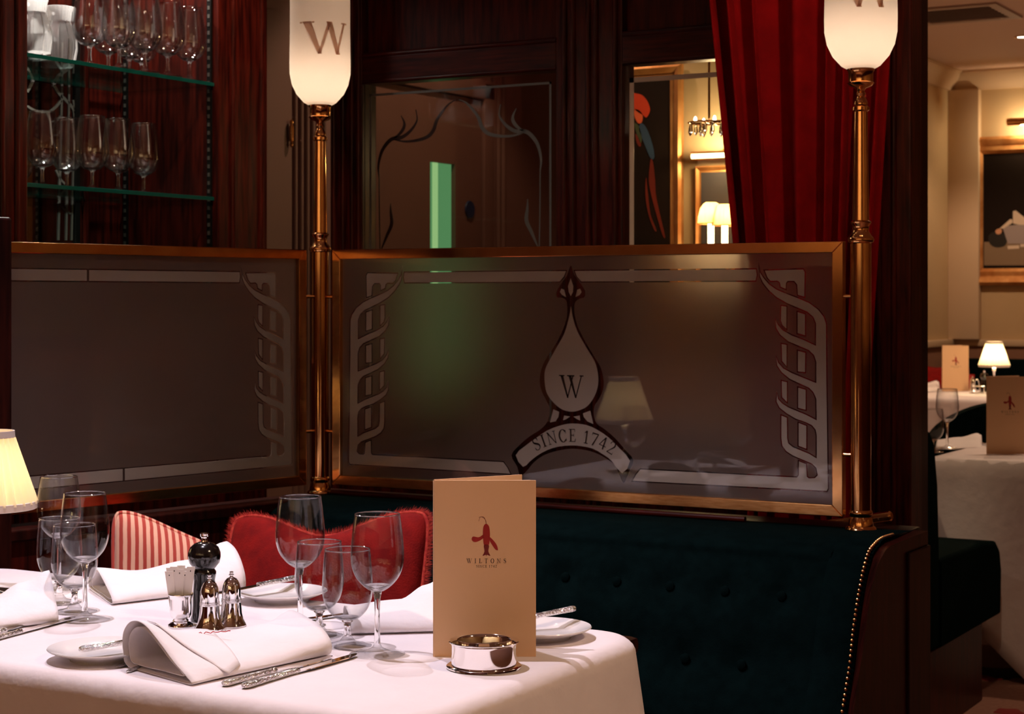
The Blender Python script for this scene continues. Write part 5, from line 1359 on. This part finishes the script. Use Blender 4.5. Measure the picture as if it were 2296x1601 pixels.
# ---- cushions
def cushion(name, label, loc, rotz, lean, W, H, T, pinch, mat, fringe=False, roll=0.0, pz=None, droop=0.0):
    pz = pinch * 1.4 if pz is None else pz
    root = thing(name, label, 'cushion', loc, 0, 'booth cushions')
    N = 44
    m = Matrix.Rotation(rotz, 3, 'Z') @ Matrix.Rotation(lean, 3, 'X') @ Matrix.Rotation(roll, 3, 'Y')
    root.rotation_euler = m.to_euler()
    def shape(u, v, s):
        x = W / 2 * u * (1 - pinch * (1 - v * v) * abs(u)); z = H / 2 * v * (1 - pz * math.exp(-(u / 0.5) ** 2) * (1 - u ** 4) * abs(v))
        rc = 1 - 0.075 * (u * v) ** 6; x *= rc; z *= rc
        z = (z + H / 2) * (1 - droop * ((u + 1) / 2) ** 1.2) - H / 2
        th = T / 2 * max(0, (1 - abs(u) ** 2.6) * (1 - abs(v) ** 2.6)) ** 0.55
        return Vector((x, s * th + 0.004 * math.sin(7 * u + 3 * v), z + H / 2))
    bm = bmesh.new()
    for s in (-1, 1): grid(N, N, lambda i, j: shape(-1 + 2 * i / (N - 1), -1 + 2 * j / (N - 1), s), bm)
    bmesh.ops.remove_doubles(bm, verts=bm.verts, dist=1e-5)
    c_ = obj('cover', bm, mat, root, angle=180)
    edge_ = [(-1 + 2 * k / 40, -1) for k in range(40)] + [(1, -1 + 2 * k / 40) for k in range(40)] + [(1 - 2 * k / 40, 1) for k in range(40)] + [(-1, 1 - 2 * k / 40) for k in range(41)]
    pth = [shape(u, v, 0) for u, v in edge_]
    obj('piping', tube(pth, 0.005, 8, cap=False), 'red_fringe' if fringe else mat, root)
    if fringe:
        bm = bmesh.new(); rnd = random.Random(5)
        for k in range(len(pth) - 1):
            for q in range(26):
                p = pth[k].lerp(pth[k + 1], rnd.random())
                d = (p - Vector((0, 0, H / 2))); d.y = 0; d.normalize()
                d = (d + Vector((rnd.uniform(-.35, .35), rnd.uniform(-.7, .7), rnd.uniform(-.35, .35)))).normalized()
                tn = d.cross(Vector((0, 1, 0))).normalized() * 0.0007
                L = rnd.uniform(.012, .024)
                a, b, c = bm.verts.new(p - tn), bm.verts.new(p + tn), bm.verts.new(p + d * L + Vector((0, 0, -.002)))
                bm.faces.new([a, b, c])
        fr_ = obj('fringe', bm, 'red_fringe', root, smooth=False, recalc=False); fr_['kind'] = 'stuff'
    return root
cR = at(700, 1300, 3.97); cR.z = 0.455
cushion('cushion', 'red velvet cushion with a fringed edge behind the glasses', cR, math.radians(8), math.radians(-20), 0.52, 0.39, 0.14, 0.05, 'red_velvet', True, math.radians(-4), 0.30)
cS = at(434, 1300, 4.02); cS.z = 0.456
cushion('cushion', 'red and cream striped cushion left of the red one', cS, math.radians(48), math.radians(-14), 0.37, 0.385, 0.13, 0.03, 'ticking_stripe', False, math.radians(2), 0.02, 0.42)

# ================================================================== FAR ROOM
t = thing('banquette', 'dark green velvet bench end beyond the mahogany column', 'banquette', (-1.9, 5.55, 0))
EX = -1.572
def ext(name, pts, mat, x0, x1, bev, nn=1):
    q_ = [(v.x, v.y) for v in catmull([(a, b, 0) for a, b in pts], nn, True)] if nn > 1 else pts
    obj(name, prism(q_, lambda p: Vector((x0, p[0], p[1])), lambda p: Vector((x1, p[0], p[1]))), mat, t, world=True, bevel=bev)
ext('backrest', [(5.12, 0.26), (5.30, 0.26), (5.30, 0.55), (5.285, 0.75), (5.25, 0.88), (5.20, 0.918), (5.12, 0.92)], 'green_velvet', -2.4, EX, 0.01)
ext('seat_cushion', [(5.30, 0.255), (6.0, 0.255), (6.01, 0.40), (5.99, 0.47), (5.94, 0.505), (5.80, 0.518), (5.30, 0.525)], 'green_velvet', -2.4, EX + 0.002, 0.012)
ext('base', [(5.14, 0.0), (5.81, 0.0), (5.81, 0.255), (5.14, 0.255)], 'mahogany', -2.4, EX - 0.01, 0.004)
make_table('cloth-covered table beyond the column', -1.86, -0.95, 6.15, 7.05, TZ)
make_cloth('tablecloth', 'white cloth on the table beyond the mahogany column', -1.86, -0.95, 6.15, 7.05, TZ, 0.60, 0.03, 21, 'white tablecloths', 0.015, 0.05)
# square overcloth turned on the diagonal: one pointed corner hangs at the front
oc = bmesh.new()
cx, cy = -1.42, 6.60
def over(i, j, N=40):
    u, v = -1 + 2 * i / (N - 1), -1 + 2 * j / (N - 1)
    S = 0.92
    x = cx + (u + v) * S / 1.414; y = cy + (v - u) * S / 1.414
    z = TZ + 0.004
    dx = max(-1.872 - x, x + 0.938, 0); dy = max(6.138 - y, y - 7.062, 0); d = max(dx, dy)
    if d > 0:
        z -= max(0, d - 0.006) ; k = max(0, d - 0.01)
        if dy >= dx: y = (6.138 - 0.012 - 0.05 * k) if y < 6.5 else (7.062 + 0.012 + 0.05 * k)
        else: x = (-1.872 - 0.012 - 0.05 * k) if x < cx else (-0.938 + 0.012 + 0.05 * k)
        y -= 0.02 * math.sin(14 * x) * min(1, k * 3) if dy >= dx else 0
    return Vector((x, y, z))
grid(40, 40, over, oc)
o = obj('overcloth', oc, 'linen', None, angle=180, solid=0.001)
tag(o, 'diagonal white overcloth with pointed corner on the table beyond the column', 'tablecloth', 'white tablecloths')
copy_tree(mnu, on_z(2213, 1018, TZ + 0.006), A30, 'cream menu standing on the table just beyond the column')
copy_tree(protoT, on_z(2124, 1006, TZ + 0.006), label='tall wine glass left of the menu beyond the column')
copy_tree(protoS, on_z(2091, 1014, TZ + 0.006), label='short goblet at the column edge on the table beyond')
def soft_napkin(p0, p1, label, z):
    secD = [(0.0, [(1.02, .006), (1.0, .012), (0.86, .018), (0.64, .020), (0.42, .019), (0.2, .015), (0.0, .008)]), (0.5, [(1.02, .006), (1.0, .014), (0.86, .022), (0.64, .024), (0.42, .021), (0.2, .016), (0.0, .008)]), (0.9, [(1.02, .010), (1.0, .024), (0.86, .036), (0.64, .038), (0.42, .032), (0.2, .020), (0.0, .008)]), (1.0, [(1.0, .008), (0.95, .018), (0.82, .028), (0.64, .030), (0.45, .024), (0.25, .014), (0.05, .006)])]
    def r2(p): v = on_z(p[0], p[1], z); d = -0.5 * v.x + C30 * v.y; return ((p[0] - 1148) / 4000 * d, d)
    napkin('napkin', label, r2(p0[0]), r2(p0[1]), r2(p1[0]), r2(p1[1]), secD, False)
soft_napkin(((2098, 1006), (2202, 1001)), ((2103, 990), (2200, 986)), 'white napkin behind the wine glass beyond the column', TZ + .006)
t = fork(on_z(2195, 992, TZ + .008), on_z(2230, 1004, TZ + .008), 'fork beside the menu on the table beyond the column')
# chair back between the two tables
t = thing('armchair', 'dark green curved chair back behind the wine glass beyond the column', 'chair', at(2200, 1000, 8.0) * 1.0)
cb0 = at(2200, 960, 8.0); t.location = (cb0.x, cb0.y, 0)
cprof = [(v.x, v.y) for v in catmull([(-.24, .42, 0), (-.25, .60, 0), (-.20, .72, 0), (-.08, .80, 0), (.06, .84, 0), (.22, .84, 0), (.30, .74, 0), (.30, .42, 0)], 5)]
obj('backrest', prism(cprof, lambda p: RD(p[0], 0.0, p[1]), lambda p: RD(p[0], 0.09, p[1])), 'green_velvet', t, bevel=0.02)
obj('seat', prism([(-.25, .34), (.29, .34), (.29, .46), (-.25, .46)], lambda p: RD(p[0], 0.05, p[1]), lambda p: RD(p[0], 0.52, p[1])), 'green_velvet', t, bevel=0.03)
for r_, d_ in ((-.2, .08), (.24, .08), (-.2, .46), (.24, .46)):
    c = RD(r_, d_, 0); obj('leg', lathe([(0, 0), (0.014, 0), (0.02, 0.34), (0, 0.34)], 12, c.x, c.y), 'dark_wood', t)
# far table
f0 = on_z(2060, 893); 
def rdv(x, y): return on_z(x, y)
fx, fy = on_z(2140, 893), on_z(2140, 858)
make_table('cloth-covered table at the far end of the far room', fx.x - 0.55, fx.x + 0.75, fx.y, fx.y + 1.0, TZ)
make_cloth('tablecloth', 'white cloth on the farthest table below the picture', fx.x - 0.55, fx.x + 0.75, fx.y, fx.y + 1.0, TZ, 0.5, 0.05, 33, 'white tablecloths')
copy_tree(mnu, on_z(2113, 877), A30, 'cream menu standing on the farthest table')
make_lamp(on_z(2229, 884), 'lit pleated lamp on the farthest table', 2.5)
soft_napkin(((2050, 880), (2108, 878)), ((2050, 865), (2104, 864)), 'white napkin left of the menu on the farthest table', TZ)
cd = thing('condiment_stand', 'small silver condiment stand between menu and lamp on the farthest table', 'condiment stand', on_z(2190, 883), A30)
obj('tray', box(-0.04, 0.04, -0.025, 0.025, 0, 0.006, 0.002), 'silver', cd)
for x_ in (-0.038, -0.013, 0.013, 0.038): obj('upright', lathe([(0.003, 0.006), (0.003, 0.045)], 8, x_, -0.02), 'silver', cd)
obj('rail', tube([(-0.04, -0.02, 0.045), (0.04, -0.02, 0.045)], 0.003), 'silver', cd)
obj('handle', tube(catmull([(-.02, 0, .006), (-.012, 0, .07), (0, 0, .085), (.012, 0, .07), (.02, 0, .006)], 5), 0.003), 'silver', cd)
make_shaker(on_z(2181, 878), 'silver shaker in the condiment stand on the farthest table')
pp = thing('pepper_mill', 'small dark pepper mill beside the far condiment stand', 'pepper mill', on_z(2207, 879), A30)
obj('body', lathe([(0, 0), (0.022, 0), (0.02, 0.06), (0.018, 0.072), (0, 0.072)], 20), 'pepper_black', pp)
obj('head', lathe([(0, 0.072), (0.016, 0.072), (0.026, 0.09), (0.022, 0.108), (0.006, 0.118), (0, 0.118)], 20), 'pepper_black', pp)
obj('knob', lathe([(0, 0.117), (0.006, 0.117), (0.007, 0.128), (0, 0.13)], 12), 'silver', pp)
tmb = on_z(2173, 872)
g_ = thing('tumbler', 'red glass tumbler right of the menu on the farthest table', 'tumbler', tmb)
obj('body', lathe([(0, 0), (0.028, 0), (0.034, 0.09), (0.032, 0.09), (0.027, 0.006), (0, 0.006)], 24), 'ink_red', g_)
# far banquette and cushion against the wall
bq2 = thing('banquette', 'long dark green banquette along the far wall', 'banquette', (-2.6, 12.7, 0))
obj('backrest', box(-3.75, -0.6, 12.75, 12.9, 0.3, 0.88, 0.04), 'green_velvet', bq2, world=True)
obj('seat', box(-3.75, -0.6, 12.2, 12.76, 0.2, 0.46, 0.04), 'green_velvet', bq2, world=True)
obj('base', box(-3.73, -0.62, 12.3, 12.85, 0.0, 0.2), 'dark_wood', bq2, world=True)
cF = at(2100, 870, 12.3); cF.z = 0.46
cushion('cushion', 'plain red cushion on the far banquette', cF, math.radians(10), math.radians(-10), 0.44, 0.40, 0.13, 0.09, 'red_velvet', False)
# painting on the far wall
FY = 13.19
a_, b_ = on_Y(2168, 310, FY), on_Y(2168, 640, FY)
pz1, pz0 = a_.z, b_.z; pw_ = 0.95
fp = picture('figure_painting', 'large gilt framed painting of a reclining figure on the far wall', 'painting', a_.x, a_.x + pw_, pz0, pz1, FY, 0.125, 0.06)
O2, S2 = (2160, 260), 4.0
for nm_, mat_, pts, n_ in (
    ('painted_ground', 'paint_tan', [(185, 1130), (700, 1130), (700, 1340), (185, 1340)], 1),
    ('painted_hair', 'paint_hair', [(225, 1080), (270, 1040), (330, 1040), (370, 1070), (390, 1120), (370, 1165), (300, 1180), (240, 1150)], 3),
    ('painted_dress', 'paint_grey', [(355, 1010), (400, 985), (520, 970), (640, 980), (660, 1130), (540, 1145), (400, 1145)], 1),
    ('painted_face', 'paint_skin', [(288, 1030), (320, 1010), (345, 1025), (335, 1055), (300, 1060)], 3),
    ('painted_arm', 'paint_cream', [(325, 1010), (420, 925), (440, 930), (440, 960), (360, 1010)], 1),
    ('painted_knee', 'paint_cream', [(445, 855), (470, 848), (560, 920), (640, 980), (500, 975), (445, 965)], 1),
    ('painted_book', 'paint_cream', [(395, 1165), (500, 1160), (500, 1190), (400, 1195)], 1),
    ('painted_book', 'paint_cream', [(512, 1150), (600, 1148), (600, 1172), (512, 1175)], 1)):
    bm = bmesh.new(); px_poly(bm, pts, FY, {'painted_ground': .0150, 'painted_dress': .0165, 'painted_hair': .0160}.get(nm_, .0172), n_, O2, S2)
    obj(nm_, bm, mat_, fp, world=True, smooth=False, recalc=False, solid=0.0006)
pl2 = thing('picture_light', 'brass picture light above the far painting', 'picture light', (a_.x + pw_ / 2, FY, pz1 + 0.06))
obj('trough', tube([(a_.x + 0.34, FY - 0.16, pz1 + 0.09), (a_.x + pw_ - 0.2, FY - 0.16, pz1 + 0.09)], 0.028, 14), 'brass', pl2, world=True)
obj('arm', tube([(a_.x + pw_ / 2, FY - 0.16, pz1 + 0.09), (a_.x + pw_ / 2, FY - 0.005, pz1 + 0.02)], 0.008), 'brass', pl2, world=True)
point('picture_wash', (a_.x + 0.45, FY - 0.13, pz1 + 0.05), 7.0, (1, 0.72, 0.42), 0.03)
# carpet motifs
for (x, y, r_, mt) in ((2262, 1597, 0.045, 'carpet_red'), (2240, 1510, 0.10, 'carpet_green'), (2215, 1520, 0.05, 'carpet_red')):
    p = on_z(x, y, 0.0)
    o = obj('carpet_motif', lathe([(r_, 0.0), (r_ * .9, 0.003), (0, 0.003)], 18), mt, None); o.location = p
    for v in o.data.vertices: v.co.xy *= 1 + 0.18 * math.cos(5 * math.atan2(v.co.y, v.co.x))
    o['kind'] = 'structure'
